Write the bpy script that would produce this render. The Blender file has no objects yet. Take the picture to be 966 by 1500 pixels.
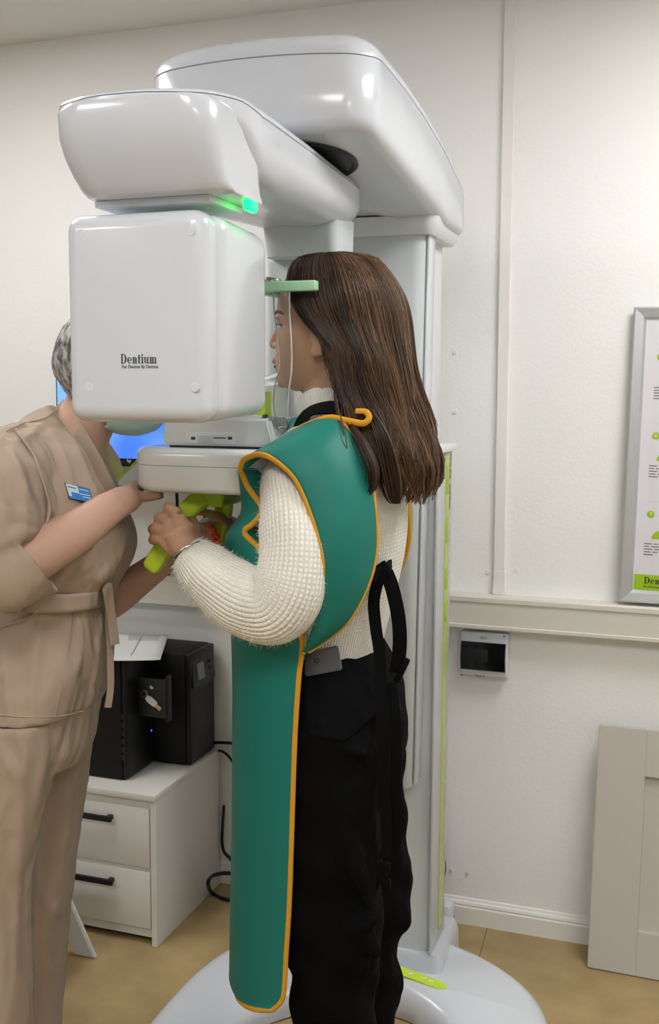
import bpy, bmesh, math, random
from mathutils import Vector, Matrix, Euler
import numpy as np
random.seed(7)
rng = np.random.default_rng(7)
SC = bpy.context.scene
COL = SC.collection
PI = math.pi

# ------------------------------------------------------------------ camera
FPX, PITCH, YAW, ROLL, CAMZ = 1552.6, .1121, .3339, .0042, 1.42
cy, sy = math.cos(YAW), math.sin(YAW)
FWD = Vector((-sy*math.cos(PITCH), cy*math.cos(PITCH), -math.sin(PITCH)))
R0 = Vector((cy, sy, 0)); U0 = R0.cross(FWD)
RIGHT = math.cos(ROLL)*R0 + math.sin(ROLL)*U0
UP = -math.sin(ROLL)*R0 + math.cos(ROLL)*U0
EYE = Vector((0, 0, CAMZ))
LAT = Vector((cy, sy, 0))          # horizontal, to the right of the viewer
DEP = Vector((-sy, cy, 0))         # horizontal, away from the viewer
cam = bpy.data.cameras.new('camera'); camo = bpy.data.objects.new('camera', cam); COL.objects.link(camo)
m = Matrix((RIGHT, UP, -FWD)).transposed().to_4x4(); m.translation = EYE
camo.matrix_world = m
cam.sensor_fit = 'VERTICAL'; cam.sensor_height = 36.0; cam.lens = 36.0*FPX/1500
cam.clip_start = .02
SC.camera = camo

def at(px, py, y=None, z=None, x=None, d=None):
    """a point of the room, from where it shows in the photograph and one known coordinate"""
    v = FWD + RIGHT*((px-483)/FPX) - UP*((py-750)/FPX)
    if y is not None: t = y/v.y
    elif z is not None: t = (z-CAMZ)/v.z
    elif x is not None: t = x/v.x
    else: t = d/(v.dot(DEP))
    return EYE + v*t

# ------------------------------------------------------------------ world, exposure
w = bpy.data.worlds.new('world'); SC.world = w; w.use_nodes = True
w.node_tree.nodes['Background'].inputs[0].default_value = (.9, .95, 1, 1)
w.node_tree.nodes['Background'].inputs[1].default_value = .05
SC.view_settings.view_transform = 'Standard'; SC.view_settings.look = 'None'
SC.view_settings.exposure = 0.0; SC.view_settings.gamma = 1.0
SC.view_settings.use_curve_mapping = False
WALL_Y, CEIL = 2.695, 2.408
LAMPS = [(-1.75, 1.75, 27), (.38, 1.90, 38), (-.45, .15, 40), (.75, -.35, 34), (-2.1, -.3, 36)]   # x, y, watts of the ceiling panels
LAMP_COL = (1, 1, 1)
LAMP_GAIN = .47

# ------------------------------------------------------------------ materials
def mat(name, col, rough=.5, metal=0, spec=.5, coat=0, trans=0, ior=1.45, emit=None, estr=0, alpha=1, sub=0, sheen=0, subcol=None):
    mt = bpy.data.materials.new(name); mt.use_nodes = True
    b = mt.node_tree.nodes['Principled BSDF']; I = b.inputs
    def lin(c): return tuple(((v/255)/12.92 if v/255 <= .04045 else ((v/255+.055)/1.055)**2.4) for v in c)
    c = lin(col)
    I['Base Color'].default_value = (*c, 1); I['Roughness'].default_value = rough; I['Metallic'].default_value = metal
    I['Specular IOR Level'].default_value = spec; I['Coat Weight'].default_value = coat; I['Coat Roughness'].default_value = .08
    I['Transmission Weight'].default_value = trans; I['IOR'].default_value = ior; I['Alpha'].default_value = alpha
    if sub:
        I['Subsurface Weight'].default_value = sub; I['Subsurface Radius'].default_value = (.012, .005, .003); I['Subsurface Scale'].default_value = 1
    if sheen: I['Sheen Weight'].default_value = sheen; I['Sheen Roughness'].default_value = .5
    if emit: I['Emission Color'].default_value = (*lin(emit), 1); I['Emission Strength'].default_value = estr
    return mt
def nodes(mt): return mt.node_tree.nodes, mt.node_tree.links, mt.node_tree.nodes['Principled BSDF']
def noise_bump(mt, scale, strength, dist=.002, detail=4, coord='Object', stretch=(1, 1, 1)):
    n, l, b = nodes(mt)
    tc = n.new('ShaderNodeTexCoord'); mp = n.new('ShaderNodeMapping'); mp.inputs['Scale'].default_value = stretch
    t = n.new('ShaderNodeTexNoise'); t.inputs['Scale'].default_value = scale; t.inputs['Detail'].default_value = detail
    bp = n.new('ShaderNodeBump'); bp.inputs['Strength'].default_value = strength; bp.inputs['Distance'].default_value = dist
    l.new(tc.outputs[coord], mp.inputs[0]); l.new(mp.outputs[0], t.inputs['Vector'])
    l.new(t.outputs['Fac'], bp.inputs['Height']); l.new(bp.outputs[0], b.inputs['Normal'])
    return mt
def noise_col(mt, scale, c1, c2, detail=3, lo=.35, hi=.65, stretch=(1, 1, 1), coord='Object'):
    n, l, b = nodes(mt)
    def lin(c): return tuple(((v/255)/12.92 if v/255 <= .04045 else ((v/255+.055)/1.055)**2.4) for v in c)
    tc = n.new('ShaderNodeTexCoord'); mp = n.new('ShaderNodeMapping'); mp.inputs['Scale'].default_value = stretch
    t = n.new('ShaderNodeTexNoise'); t.inputs['Scale'].default_value = scale; t.inputs['Detail'].default_value = detail
    r = n.new('ShaderNodeValToRGB'); r.color_ramp.elements[0].position = lo; r.color_ramp.elements[1].position = hi
    r.color_ramp.elements[0].color = (*lin(c1), 1); r.color_ramp.elements[1].color = (*lin(c2), 1)
    l.new(tc.outputs[coord], mp.inputs[0]); l.new(mp.outputs[0], t.inputs['Vector'])
    l.new(t.outputs['Fac'], r.inputs[0]); l.new(r.outputs[0], b.inputs['Base Color'])
    return mt
M = {}
M['wall'] = noise_bump(mat('textured_wallpaper', (243, 243, 241), .8, spec=.25), 130, .3, .0018, 4)
M['wall_dim'] = mat('grey_painted_wall', (205, 204, 202), .8)  # unseen walls toned darker to cut the light they bounce back
M['ceiling'] = mat('ceiling_paint', (232, 230, 226), .85, spec=.2)
M['floor'] = noise_bump(noise_col(mat('linoleum', (170, 145, 95), .42, spec=.4), 9, (152, 130, 90), (174, 151, 108), 7, .3, .7), 120, .05, .001)
M['trim'] = mat('white_trim', (238, 236, 231), .4, spec=.4)
M['trunk'] = mat('trunking_plastic', (216, 213, 203), .45, spec=.4)
M['white'] = mat('glossy_white_plastic', (211, 215, 222), .22, spec=.5, coat=.35)
M['white2'] = mat('satin_white_plastic', (225, 229, 232), .38, spec=.45)
M['white3'] = mat('bright_white_plastic', (238, 242, 243), .25, spec=.5, coat=.3)
M['greyw'] = mat('pale_grey_plastic', (206, 212, 214), .35, spec=.5)
M['cap'] = mat('cap_plastic', (214, 217, 222), .3)
M['seam'] = mat('seam_dark', (70, 74, 78), .6)
M['black'] = mat('black_plastic', (18, 18, 20), .4, spec=.4)
M['blackmat'] = noise_bump(mat('black_powder_coat', (20, 20, 22), .55, spec=.3), 600, .15, .0005)
M['dark'] = mat('dark_grey_plastic', (44, 45, 47), .45)
M['screen'] = mat('lcd_grey', (120, 126, 124), .3)
M['lime'] = mat('lime_plastic', (200, 228, 62), .35, spec=.45)
M['stripe'] = mat('faded_lime_stripe', (190, 205, 96), .35)
M['limeD'] = mat('lime_print', (160, 196, 34), .4)
M['mint'] = mat('mint_plastic', (176, 224, 184), .35)
M['clear'] = mat('clear_acrylic', (250, 252, 252), .03, trans=1, ior=1.46)
M['clear2'] = mat('tinted_clear_plastic', (200, 204, 208), .06, trans=1, ior=1.46)
M['rim'] = mat('polished_acrylic_rim', (240, 244, 244), .15, trans=.35, ior=1.3)  # whitish colour that paints the shine of the blades' edges
M['smoke'] = mat('smoked_window', (16, 18, 21), .12, spec=.5)
M['alu'] = mat('brushed_aluminium', (205, 208, 210), .38, metal=.75)
M['ink'] = mat('grey_ink', (64, 66, 70), .6)
M['print'] = mat('grey_print', (120, 120, 124), .6)
M['inkblack'] = mat('black_ink', (30, 34, 26), .6)
M['paper'] = mat('paper', (226, 226, 224), .8, spec=.2)
M['poster'] = mat('poster_print', (222, 220, 226), .35)
M['cab'] = mat('white_melamine', (212, 209, 202), .45, spec=.4)
M['door'] = mat('painted_mdf', (198, 193, 185), .45, spec=.4)
M['green_led'] = mat('green_led', (10, 255, 90), .4, emit=(8, 255, 84), estr=6)
M['blue_screen'] = None
M['steel'] = mat('polished_steel', (200, 198, 194), .2, metal=1)
M['wine'] = mat('wine_red_plastic', (70, 14, 22), .4)
M['hole'] = mat('dark_recess', (24, 24, 26), .5)
M['blue'] = mat('badge_blue', (40, 125, 200), .35)
M['panel_glass'] = mat('frosted_clear_panel', (240, 243, 243), .15, trans=.5, ior=1.15)

# ------------------------------------------------------------------ helpers
def parent_to(o, root):
    if root is not None:
        o.parent = root
        o.matrix_parent_inverse = Matrix.Translation(root_loc(root)).inverted()
def root_loc(r):
    v = Vector(r.location); p = r.parent
    return v if p is None or r.type != 'EMPTY' else v
def obj(name, me, mt, root=None, smooth=True, sharp=38):
    o = bpy.data.objects.new(name, me); COL.objects.link(o)
    if mt: me.materials.append(mt)
    if smooth and len(me.polygons):
        me.shade_smooth()
        if sharp < 180: me.set_sharp_from_angle(angle=math.radians(sharp))
    if root is not None:
        o.parent = root
        if root.type == 'EMPTY': o.matrix_parent_inverse = Matrix.Translation(root.location).inverted()
    return o
def mk(name, vs, fs, mt, root=None, smooth=True, sharp=38):
    me = bpy.data.meshes.new(name); me.from_pydata([tuple(v) for v in vs], [], fs); me.update()
    bm = bmesh.new(); bm.from_mesh(me); bmesh.ops.recalc_face_normals(bm, faces=bm.faces); bm.to_mesh(me); bm.free()
    return obj(name, me, mt, root, smooth, sharp)
def fin(name, bm, mt, root=None, smooth=True, sharp=38, recalc=True):
    if recalc: bmesh.ops.recalc_face_normals(bm, faces=bm.faces)
    me = bpy.data.meshes.new(name); bm.to_mesh(me); bm.free()
    return obj(name, me, mt, root, smooth, sharp)
def thing(name, label, cat, loc, group=None):
    o = bpy.data.objects.new(name, None); COL.objects.link(o); o.empty_display_size = .05
    o.location = loc; o['label'] = label; o['category'] = cat
    if group: o['group'] = group
    return o
def tag(o, label, cat, group=None):
    o['label'] = label; o['category'] = cat
    if group: o['group'] = group
    return o
def struct(o): o['kind'] = 'structure'; return o

def rbox(bm, c, s, r=0, seg=3, rot=None):
    g = bmesh.ops.create_cube(bm, size=1)['verts']
    for v in g: v.co = Vector((v.co.x*s[0], v.co.y*s[1], v.co.z*s[2]))
    if r > 0:
        es = list({e for v in g for e in v.link_edges})
        res = bmesh.ops.bevel(bm, geom=es+g, offset=min(r, .49*min(s)), segments=seg, profile=.5, affect='EDGES')
        g = list({v for v in res['verts']} | {v for f in res['faces'] for v in f.verts} | {v for v in g if v.is_valid})
        # pick up every vertex of the island
        seen = set(g); st = list(g)
        while st:
            v = st.pop()
            for e in v.link_edges:
                o = e.other_vert(v)
                if o not in seen: seen.add(o); st.append(o)
        g = list(seen)
    mt = Matrix.Translation(Vector(c)) @ (rot.to_4x4() if rot is not None else Matrix.Identity(4))
    for v in g: v.co = mt @ v.co
    return g
def box(name, c, s, mt, root=None, r=.002, seg=2, rot=None):
    bm = bmesh.new(); rbox(bm, c, s, r, seg, rot); return fin(name, bm, mt, root)
def box2(name, lo, hi, mt, root=None, r=.002, seg=2):
    lo, hi = Vector(lo), Vector(hi); return box(name, (lo+hi)/2, hi-lo, mt, root, r, seg)
def loft(rings, closed=True, caps=True):
    n = len(rings[0]); vs = [Vector(p) for r in rings for p in r]; fs = []
    for i in range(len(rings)-1):
        for j in range(n if closed else n-1):
            k = (j+1) % n
            fs.append((i*n+j, i*n+k, (i+1)*n+k, (i+1)*n+j))
    if caps and closed:
        for i in (0, len(rings)-1):
            c = sum((Vector(p) for p in rings[i]), Vector())/n; vs.append(c); q = len(vs)-1
            for j in range(n):
                k = (j+1) % n; fs.append((i*n+j, i*n+k, q))
    return vs, fs
def smooth_path(pts, n):
    """Catmull-Rom through rows of numbers, n samples"""
    P = np.array(pts, float); k = len(P); out = []
    for i in range(n):
        t = i*(k-1)/(n-1); a = min(int(t), k-2); u = t-a
        p0, p1, p2, p3 = P[max(a-1, 0)], P[a], P[a+1], P[min(a+2, k-1)]
        out.append(.5*((2*p1)+(-p0+p2)*u+(2*p0-5*p1+4*p2-p3)*u*u+(-p0+3*p1-3*p2+p3)*u**3))
    return np.array(out)
def tube_vf(path, rad, ns=10, flat=1.0, up=Vector((0, 0, 1)), caps=True):
    pts = [Vector(p) for p in path]; n = len(pts)
    if not hasattr(rad, '__len__'): rad = [rad]*n
    rings = []; prev = None
    for i, p in enumerate(pts):
        t = (pts[min(i+1, n-1)]-pts[max(i-1, 0)]).normalized()
        if prev is None:
            a = up if abs(t.dot(up)) < .95 else Vector((1, 0, 0))
            u = (a-t*a.dot(t)).normalized()
        else: u = (prev-t*prev.dot(t)).normalized()
        prev = u; v = t.cross(u)
        rings.append([p+(u*math.cos(2*PI*j/ns)+v*math.sin(2*PI*j/ns)*flat)*rad[i] for j in range(ns)])
    return loft(rings, True, caps)
def tube(name, path, rad, mt, root=None, ns=10, flat=1.0, up=Vector((0, 0, 1))):
    return mk(name, *tube_vf(path, rad, ns, flat, up), mt, root, True, 60)
def join_vf(parts):
    V, F = [], []
    for vs, fs in parts:
        b = len(V); V += [Vector(v) for v in vs]; F += [tuple(i+b for i in f) for f in fs]
    return V, F
def ribbon_vf(path, wid, thick, normal):
    """flat strap: width direction lies across the path, normal = roughly facing direction"""
    pts = [Vector(p) for p in path]; n = len(pts); rings = []
    for i, p in enumerate(pts):
        t = (pts[min(i+1, n-1)]-pts[max(i-1, 0)]).normalized()
        nn = normal(i) if callable(normal) else Vector(normal)
        nn = (nn-t*nn.dot(t)).normalized(); s = t.cross(nn)
        ww = wid[i] if hasattr(wid, '__len__') else wid
        rings.append([p+s*ww/2+nn*thick/2, p-s*ww/2+nn*thick/2, p-s*ww/2-nn*thick/2, p+s*ww/2-nn*thick/2])
    return loft(rings)
def rrect(x0, x1, y0, y1, r, n=8):
    """rounded rectangle, counter-clockwise; r = one radius or (front-left, front-right, back-right, back-left)"""
    if not hasattr(r, '__len__'): r = (r,)*4
    out = []
    for (cx, cy_, a0, rr) in ((x0+r[0], y0+r[0], PI, r[0]), (x1-r[1], y0+r[1], 1.5*PI, r[1]), (x1-r[2], y1-r[2], 0, r[2]), (x0+r[3], y1-r[3], .5*PI, r[3])):
        for i in range(n+1):
            a = a0+.5*PI*i/n; out.append((cx+rr*math.cos(a), cy_+rr*math.sin(a)))
    return out
def resample(pts, n):
    P = [Vector(p) for p in pts]+[Vector(pts[0])]
    L = [0]
    for i in range(1, len(P)): L.append(L[-1]+(P[i]-P[i-1]).length)
    out = []; j = 0
    for i in range(n):
        s = L[-1]*i/n
        while L[j+1] < s: j += 1
        d = L[j+1]-L[j]; out.append(tuple(P[j].lerp(P[j+1], (s-L[j])/d if d > 1e-9 else 0)))
    return out
def offset(pts, d):
    n = len(pts); out = []
    for i in range(n):
        a, b = Vector(pts[i-1]), Vector(pts[(i+1) % n]); t = (b-a)
        t = t.normalized() if t.length > 1e-9 else Vector((1, 0))
        out.append((pts[i][0]-t.y*d, pts[i][1]+t.x*d))      # inward for counter-clockwise
    return out
def plan_loft(outline, prof, zb, zt):
    f1 = zb if callable(zb) else (lambda x, y: zb); f2 = zt if callable(zt) else (lambda x, y: zt)
    rings = []
    for t, ins in prof:
        o = offset(outline, ins)
        rings.append([(x, y, f1(x, y)+t*(f2(x, y)-f1(x, y))) for x, y in o])
    return rings
def lerp(a, b, t): return a+(b-a)*t
def interp(xs, ys, x): return float(np.interp(x, xs, ys))
def disc_vf(c, axis, r, h, n=20):
    axis = Vector(axis).normalized(); a = Vector((0, 0, 1)) if abs(axis.z) < .9 else Vector((1, 0, 0))
    u = (a-axis*a.dot(axis)).normalized(); v = axis.cross(u); c = Vector(c)
    rings = [[c+axis*t*h+(u*math.cos(2*PI*j/n)+v*math.sin(2*PI*j/n))*rr for j in range(n)] for t, rr in ((0, r), (.7, r), (1, r*.9))]
    return loft(rings)
def ball_vf(c, rad, nu=16, nv=10, rot=None):
    c = Vector(c); rad = Vector(rad) if hasattr(rad, '__len__') else Vector((rad,)*3); rings = []
    for i in range(nv+1):
        a = -PI/2+PI*(i+.001)/(nv+.002)
        ring = []
        for j in range(nu):
            p = Vector((rad.x*math.cos(a)*math.cos(2*PI*j/nu), rad.y*math.cos(a)*math.sin(2*PI*j/nu), rad.z*math.sin(a)))
            if rot is not None: p = rot @ p
            ring.append(c+p)
        rings.append(ring)
    return loft(rings)
def text_obj(name, s, size, origin, mt, root, xdir=Vector((1, 0, 0)), up=Vector((0, 0, 1)), ext=.0004, align='LEFT', sx=1.0):
    cu = bpy.data.curves.new(name, 'FONT'); cu.body = s; cu.size = size; cu.extrude = ext; cu.align_x = align
    tmp = bpy.data.objects.new(name, cu); COL.objects.link(tmp)
    dg = bpy.context.evaluated_depsgraph_get(); me = bpy.data.meshes.new_from_object(tmp.evaluated_get(dg))
    bpy.data.objects.remove(tmp); bpy.data.curves.remove(cu)
    xd = Vector(xdir).normalized(); u = Vector(up).normalized(); z = xd.cross(u)
    mx = Matrix((xd*sx, u, z)).transposed().to_4x4(); mx.translation = Vector(origin)
    me.transform(mx); me.materials.clear()
    return obj(name, me, mt, root, False)
def remesh(name, vf_list, voxel, mt, root, smooth_it=4, fac=.5, sharp=180):
    me = bpy.data.meshes.new(name)
    bm = bmesh.new()
    for vs, fs in vf_list:
        m2 = bpy.data.meshes.new('t'); m2.from_pydata([tuple(v) for v in vs], [], fs)
        b2 = bmesh.new(); b2.from_mesh(m2); bmesh.ops.recalc_face_normals(b2, faces=b2.faces); b2.to_mesh(m2); b2.free()
        bm.from_mesh(m2); bpy.data.meshes.remove(m2)
    bm.to_mesh(me); bm.free()
    o = bpy.data.objects.new(name, me); COL.objects.link(o)
    md = o.modifiers.new('r', 'REMESH'); md.mode = 'VOXEL'; md.voxel_size = voxel; md.use_smooth_shade = True
    if smooth_it:
        s = o.modifiers.new('s', 'SMOOTH'); s.iterations = smooth_it; s.factor = fac
    dg = bpy.context.evaluated_depsgraph_get(); me2 = bpy.data.meshes.new_from_object(o.evaluated_get(dg))
    bpy.data.objects.remove(o); bpy.data.meshes.remove(me); me2.name = name; me2.materials.clear()
    return obj(name, me2, mt, root, True, sharp)
# serif capital and small letters of the logo, drawn as polygons on a unit cap height
def serif_word(word, origin, h, mt, name, root, xdir=Vector((1, 0, 0)), up=Vector((0, 0, 1)), ext=.0005, width=None):
    polys = []; pen = 0
    T, S = .17, .045                                     # thick stem, hairline
    def rect(x0, y0, x1, y1): polys.append([(pen+x0, y0), (pen+x1, y0), (pen+x1, y1), (pen+x0, y1)])
    def band(outer, inner):                              # closed or open band between two equal polylines
        for i in range(len(outer)-1):
            polys.append([(pen+outer[i][0], outer[i][1]), (pen+outer[i+1][0], outer[i+1][1]), (pen+inner[i+1][0], inner[i+1][1]), (pen+inner[i][0], inner[i][1])])
    def arc(cx, cy_, rx, ry, a0, a1, n=18): return [(cx+rx*math.cos(lerp(a0, a1, i/n)), cy_+ry*math.sin(lerp(a0, a1, i/n))) for i in range(n+1)]
    for ch in word:
        X = .66
        if ch == 'D':
            rect(0, 0, .3, S); rect(0, 1-S, .3, 1); rect(.09, 0, .09+T, 1)
            band(arc(.28, .5, .47, .5, PI/2, -PI/2), arc(.28, .5, .28, .5-S, PI/2, -PI/2)); adv = .84
        elif ch == 'e':
            band(arc(.29, X/2, .29, X/2, 0, 1.75*PI), arc(.31, X/2, .15, X/2-S, 0, 1.75*PI)); rect(.1, X/2-S/2, .56, X/2+S/2+.01); adv = .66
        elif ch == 'n' or ch == 'm':
            rect(0, 0, .32, S); rect(.08, 0, .08+T, X); rect(0, X-S, .2, X)
            k = 1 if ch == 'n' else 2
            for i in range(k):
                o = .23+i*.31
                band(arc(o+.10, X-.19, .2, .19, PI, 0), arc(o+.06, X-.19, .08, .15, PI, 0)); rect(o+.13, 0, o+.13+T, X-.18); rect(o+.05, 0, o+.37, S)
            adv = .66 if k == 1 else .98
        elif ch == 't':
            rect(.09, .05, .09+T, .9); rect(0, X-S-.01, .36, X); band(arc(.24, .12, .15, .12, PI, 1.8*PI), arc(.27, .12, .05, .08, PI, 1.8*PI)); adv = .42
        elif ch == 'i':
            rect(0, 0, .32, S); rect(.08, 0, .08+T, X); rect(0, X-S, .2, X)
            c = arc(.165, .87, .1, .1, 0, 2*PI, 14)[:-1]; polys.append([(pen+a, b) for a, b in c]); adv = .36
        elif ch == 'u':
            rect(0, X-S, .2, X); rect(.08, .16, .08+T, X); band(arc(.28, .18, .2, .18, PI, 2*PI), arc(.32, .18, .09, .14, PI, 2*PI)); rect(.4, 0, .4+T, X); rect(.32, X-S, .5, X); rect(.5, 0, .66, S); adv = .70
        pen += adv
    k = h if width is None else h
    sx = h if width is None else width/pen
    bm = bmesh.new(); xd = Vector(xdir).normalized(); u = Vector(up).normalized(); z = xd.cross(u)
    for p in polys:
        a = [bm.verts.new(Vector(origin)+xd*(q[0]*sx)+u*(q[1]*h)+z*ext) for q in p]
        b = [bm.verts.new(Vector(origin)+xd*(q[0]*sx)+u*(q[1]*h)) for q in p]
        n = len(a)
        try:
            bm.faces.new(a); bm.faces.new(b[::-1])
            for i in range(n): bm.faces.new((a[i], b[i], b[(i+1) % n], a[(i+1) % n]))
        except ValueError: pass
    return fin(name, bm, mt, root, False)

# ------------------------------------------------------------------ the room
X0, X1, Y0 = -3.4, 1.5, -2.2
def slab(name, lo, hi, mt): return struct(box2(name, lo, hi, mt, None, 0))
slab('floor', (X0, Y0, -.06), (X1, WALL_Y, 0), M['floor'])
slab('ceiling', (X0, Y0, CEIL), (X1, WALL_Y, CEIL+.06), M['ceiling'])
slab('wall_back', (X0, WALL_Y, 0), (X1, WALL_Y+.08, CEIL), M['wall'])
slab('wall_front', (X0, Y0-.08, 0), (X1, Y0, CEIL), M['wall_dim'])
slab('wall_left', (X0-.08, Y0, 0), (X0, WALL_Y, CEIL), M['wall_dim'])
slab('wall_right', (X1, Y0, 0), (X1+.08, WALL_Y, CEIL), M['wall_dim'])
# seam between two strips of linoleum
a, b = at(713, 1364, z=0), at(703, 1400, z=0)
dv = (b-a).normalized()
struct(mk('trim_1', *ribbon_vf([a+dv*-.02+Vector((0, 0, .0003)), a+dv*1.6+Vector((0, 0, .0003))], .0025, .0006, (0, 0, 1)), M['seam']))
bpy.data.objects['trim_1'].data.materials[0] = mat('linoleum_seam', (120, 100, 66), .6)
# baseboard with its moulded top
prof = [(0, 0), (-.014, 0), (-.014, .047), (-.011, .051), (-.0125, .055), (-.010, .061), (-.006, .064), (-.004, .069), (0, .071)]
struct(mk('baseboard_back', *loft([[(x, WALL_Y+p[0], p[1]) for p in prof] for x in (X0, X1)]), M['trim'], None, True, 30))
# cable trunking along the wall
prof = [(0, .817), (-.046, .817), (-.05, .821), (-.05, .8285), (-.046, .830), (-.046, .888), (-.05, .8895), (-.05, .9005), (-.046, .905), (0, .905)]
struct(mk('trim_2', *loft([[(x, WALL_Y+p[0], p[1]) for p in prof] for x in (X0, X1)]), M['trunk'], None, True, 30))
# vertical cable conduit
cT, cB = at(748.5, 0, y=2.69), at(731.5, 868, y=2.69)
pts = [Vector((lerp(cB.x, cT.x, t), WALL_Y-.006, lerp(.905, 2.40, t))) for t in (0, 1)]
cond = struct(mk('trim_3', *ribbon_vf(pts, .026, .012, (0, -1, 0)), M['trim']))
e = Vector((lerp(cB.x, cT.x, .02), WALL_Y-.007, 0))
struct(mk('trim_4', *ribbon_vf([e+Vector((0, 0, .906)), e+Vector((.001, 0, .965))], .028, .014, (0, -1, 0)), M['trim']))
# ceiling light panels (above and behind the viewer)
M['lamp'] = mat('light_panel_diffuser', (255, 250, 240), .6, emit=(255, 249, 238), estr=1)
nb = M['lamp'].node_tree.nodes['Principled BSDF']
for i, (x, y, wt) in enumerate(LAMPS):
    t = thing('ceiling_light', 'square white light panel on the ceiling, %s' % ['left, in front of the wall', 'right of the x-ray machine', 'behind the viewer at the middle', 'behind the viewer at the right', 'behind the viewer at the left'][i], 'light', (x, y, CEIL), 'ceiling light panels')
    box2('frame', (x-.31, y-.31, CEIL-.012), (x+.31, y+.31, CEIL), M['trim'], t, .003)
    mt = M['lamp'].copy(); mt.node_tree.nodes['Principled BSDF'].inputs['Emission Strength'].default_value = wt*LAMP_GAIN
    mt.node_tree.nodes['Principled BSDF'].inputs['Emission Color'].default_value = (*LAMP_COL, 1)
    box2('diffuser', (x-.29, y-.29, CEIL-.016), (x+.29, y+.29, CEIL-.0121), mt, t, 0)

# ------------------------------------------------------------------ the x-ray machine
XM = thing('dental_xray_machine', 'tall glossy white dental x-ray machine with lime handles around the patient', 'x-ray machine', (-.70, 2.3, 0))
# base: horseshoe plate on the floor
BX = -.675
outer = [(-.78, 2.47), (-.86, 2.475), (-.95, 2.45), (-1.02, 2.395), (-1.066, 2.31), (-1.092, 2.223), (-1.105, 2.10), (-1.102, 1.934), (-1.075, 1.83), (-1.03, 1.775), (-.98, 1.785), (-.955, 1.84)]
inner = [(-.935, 1.93), (-.895, 2.03), (-.83, 2.12), (-.75, 2.18), (-.66, 2.205), (-.585, 2.20), (-.50, 2.165), (-.44, 2.10), (-.405, 2.0), (-.392, 1.90), (-.385, 1.83)]
outr = [(-.355, 1.785), (-.31, 1.79), (-.275, 1.86), (-.255, 1.97), (-.25, 2.11), (-.255, 2.23), (-.276, 2.305), (-.32, 2.375), (-.385, 2.43), (-.462, 2.463), (-.56, 2.475)]
pl = smooth_path(outer+inner+outr+[outer[0]], 150)[:-1]
pl = resample([tuple(p) for p in pl], 150)
def base_top(x, y): return .040+.048*math.exp(-((x-BX)/.23)**2)*max(0, min(1, (y-1.95)/.25))
bprof = [(0, .004), (.05, 0), (.45, .002), (.72, .010), (.9, .022), (1, .04)]
rings = plan_loft(pl, bprof, 0, base_top)
vs, fs = loft(rings, True, False)
bm = bmesh.new(); bv = [bm.verts.new(v) for v in vs]
for f in fs: bm.faces.new([bv[i] for i in f])
n = len(pl)
from mathutils.geometry import tessellate_polygon
for o, rg in ((len(bv)-n, rings[-1]), (0, rings[0])):
    for tri in tessellate_polygon([[Vector((p[0], p[1], 0)) for p in rg]]):
        try: bm.faces.new([bv[o+i] for i in tri])
        except ValueError: pass
base = fin('base', bm, M['white'], XM, True, 50)
pr = rrect(-.965, -.522, 2.33, 2.552, .025)
mk('column_foot', *loft(plan_loft(pr, [(0, 0), (.8, .004), (1, .012)], 0, .088)), M['white'], XM)
box2('cable_cover', (-.60, 2.552, 0), (-.55, 2.60, .11), M['white'], XM, .01)
# lime label strip on the base
q = [at(560, 1407, z=.09), at(590, 1418, z=.09), at(625, 1427, z=.087), at(652, 1438, z=.083)]
pts = [Vector((lerp(-.78, -.49, t), 2.262-.012*math.sin(t*PI*.5)**2+.0, 0)) for t in np.linspace(0, 1, 16)]
pts = [Vector((p.x, p.y, base_top(p.x, p.y)+.0025)) for p in pts]
wd = [.032*math.sqrt(max(.05, 1-max(0, (p.x+.506)/.016)**2)) for p in pts]
lab = mk('label_strip', *ribbon_vf(pts, wd, .003, (0, 0, 1)), M['lime'], XM)
for i in range(7):
    p = Vector((-.625+.016*i, 2.253, 0)); p.z = base_top(p.x, p.y)+.0045
    if i in (2, 4): continue
    rb = box('print_mark', p, (.010, .006, .0006), M['paper'], lab, 0)
# fixed column
box2('column', (-.925, 2.352, .08), (-.563, 2.50, 1.30), M['white2'], XM, .012, 3)
# clear side panels with lime stripe on both flanks of the column
for k, (x, sgn) in enumerate(((-.553, 1), (-.937, -1))):
    pn = box2('side_panel', (x-.003, 2.335, .09), (x+.003, 2.475, 1.285), M['panel_glass'], XM, .002)
    box2('lime_stripe', (x-.001+sgn*.003, 2.408, .12), (x+.001+sgn*.003, 2.444, 1.285), M['stripe'], pn, 0)
    cap = box2('panel_cap', (x-.012, 2.33, 1.285), (x+.012, 2.485, 1.302), M['white2'], XM, .003)
    if k == 0:
        for zc, hh in ((1.22, .07), (1.10, .06), (.985, .05), (.905, .05)):
            box2('slot', (x+.0035, 2.412, zc-hh/2), (x+.005, 2.44, zc+hh/2), M['limeD'], pn, .0005)
        for i in range(26):
            zc = 1.275-i*.0045-(.012 if i > 12 else 0); ww = .012 if i % 4 else .016
            box2('barcode_bar', (x+.0032, 2.448, zc-.0009-(i % 3)*.0005), (x+.0038, 2.448+ww, zc+.0009), M['ink'], pn, 0)
        box2('printed_mark', (x+.0032, 2.375, 1.262), (x+.0038, 2.395, 1.272), M['ink'], pn, 0)
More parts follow.
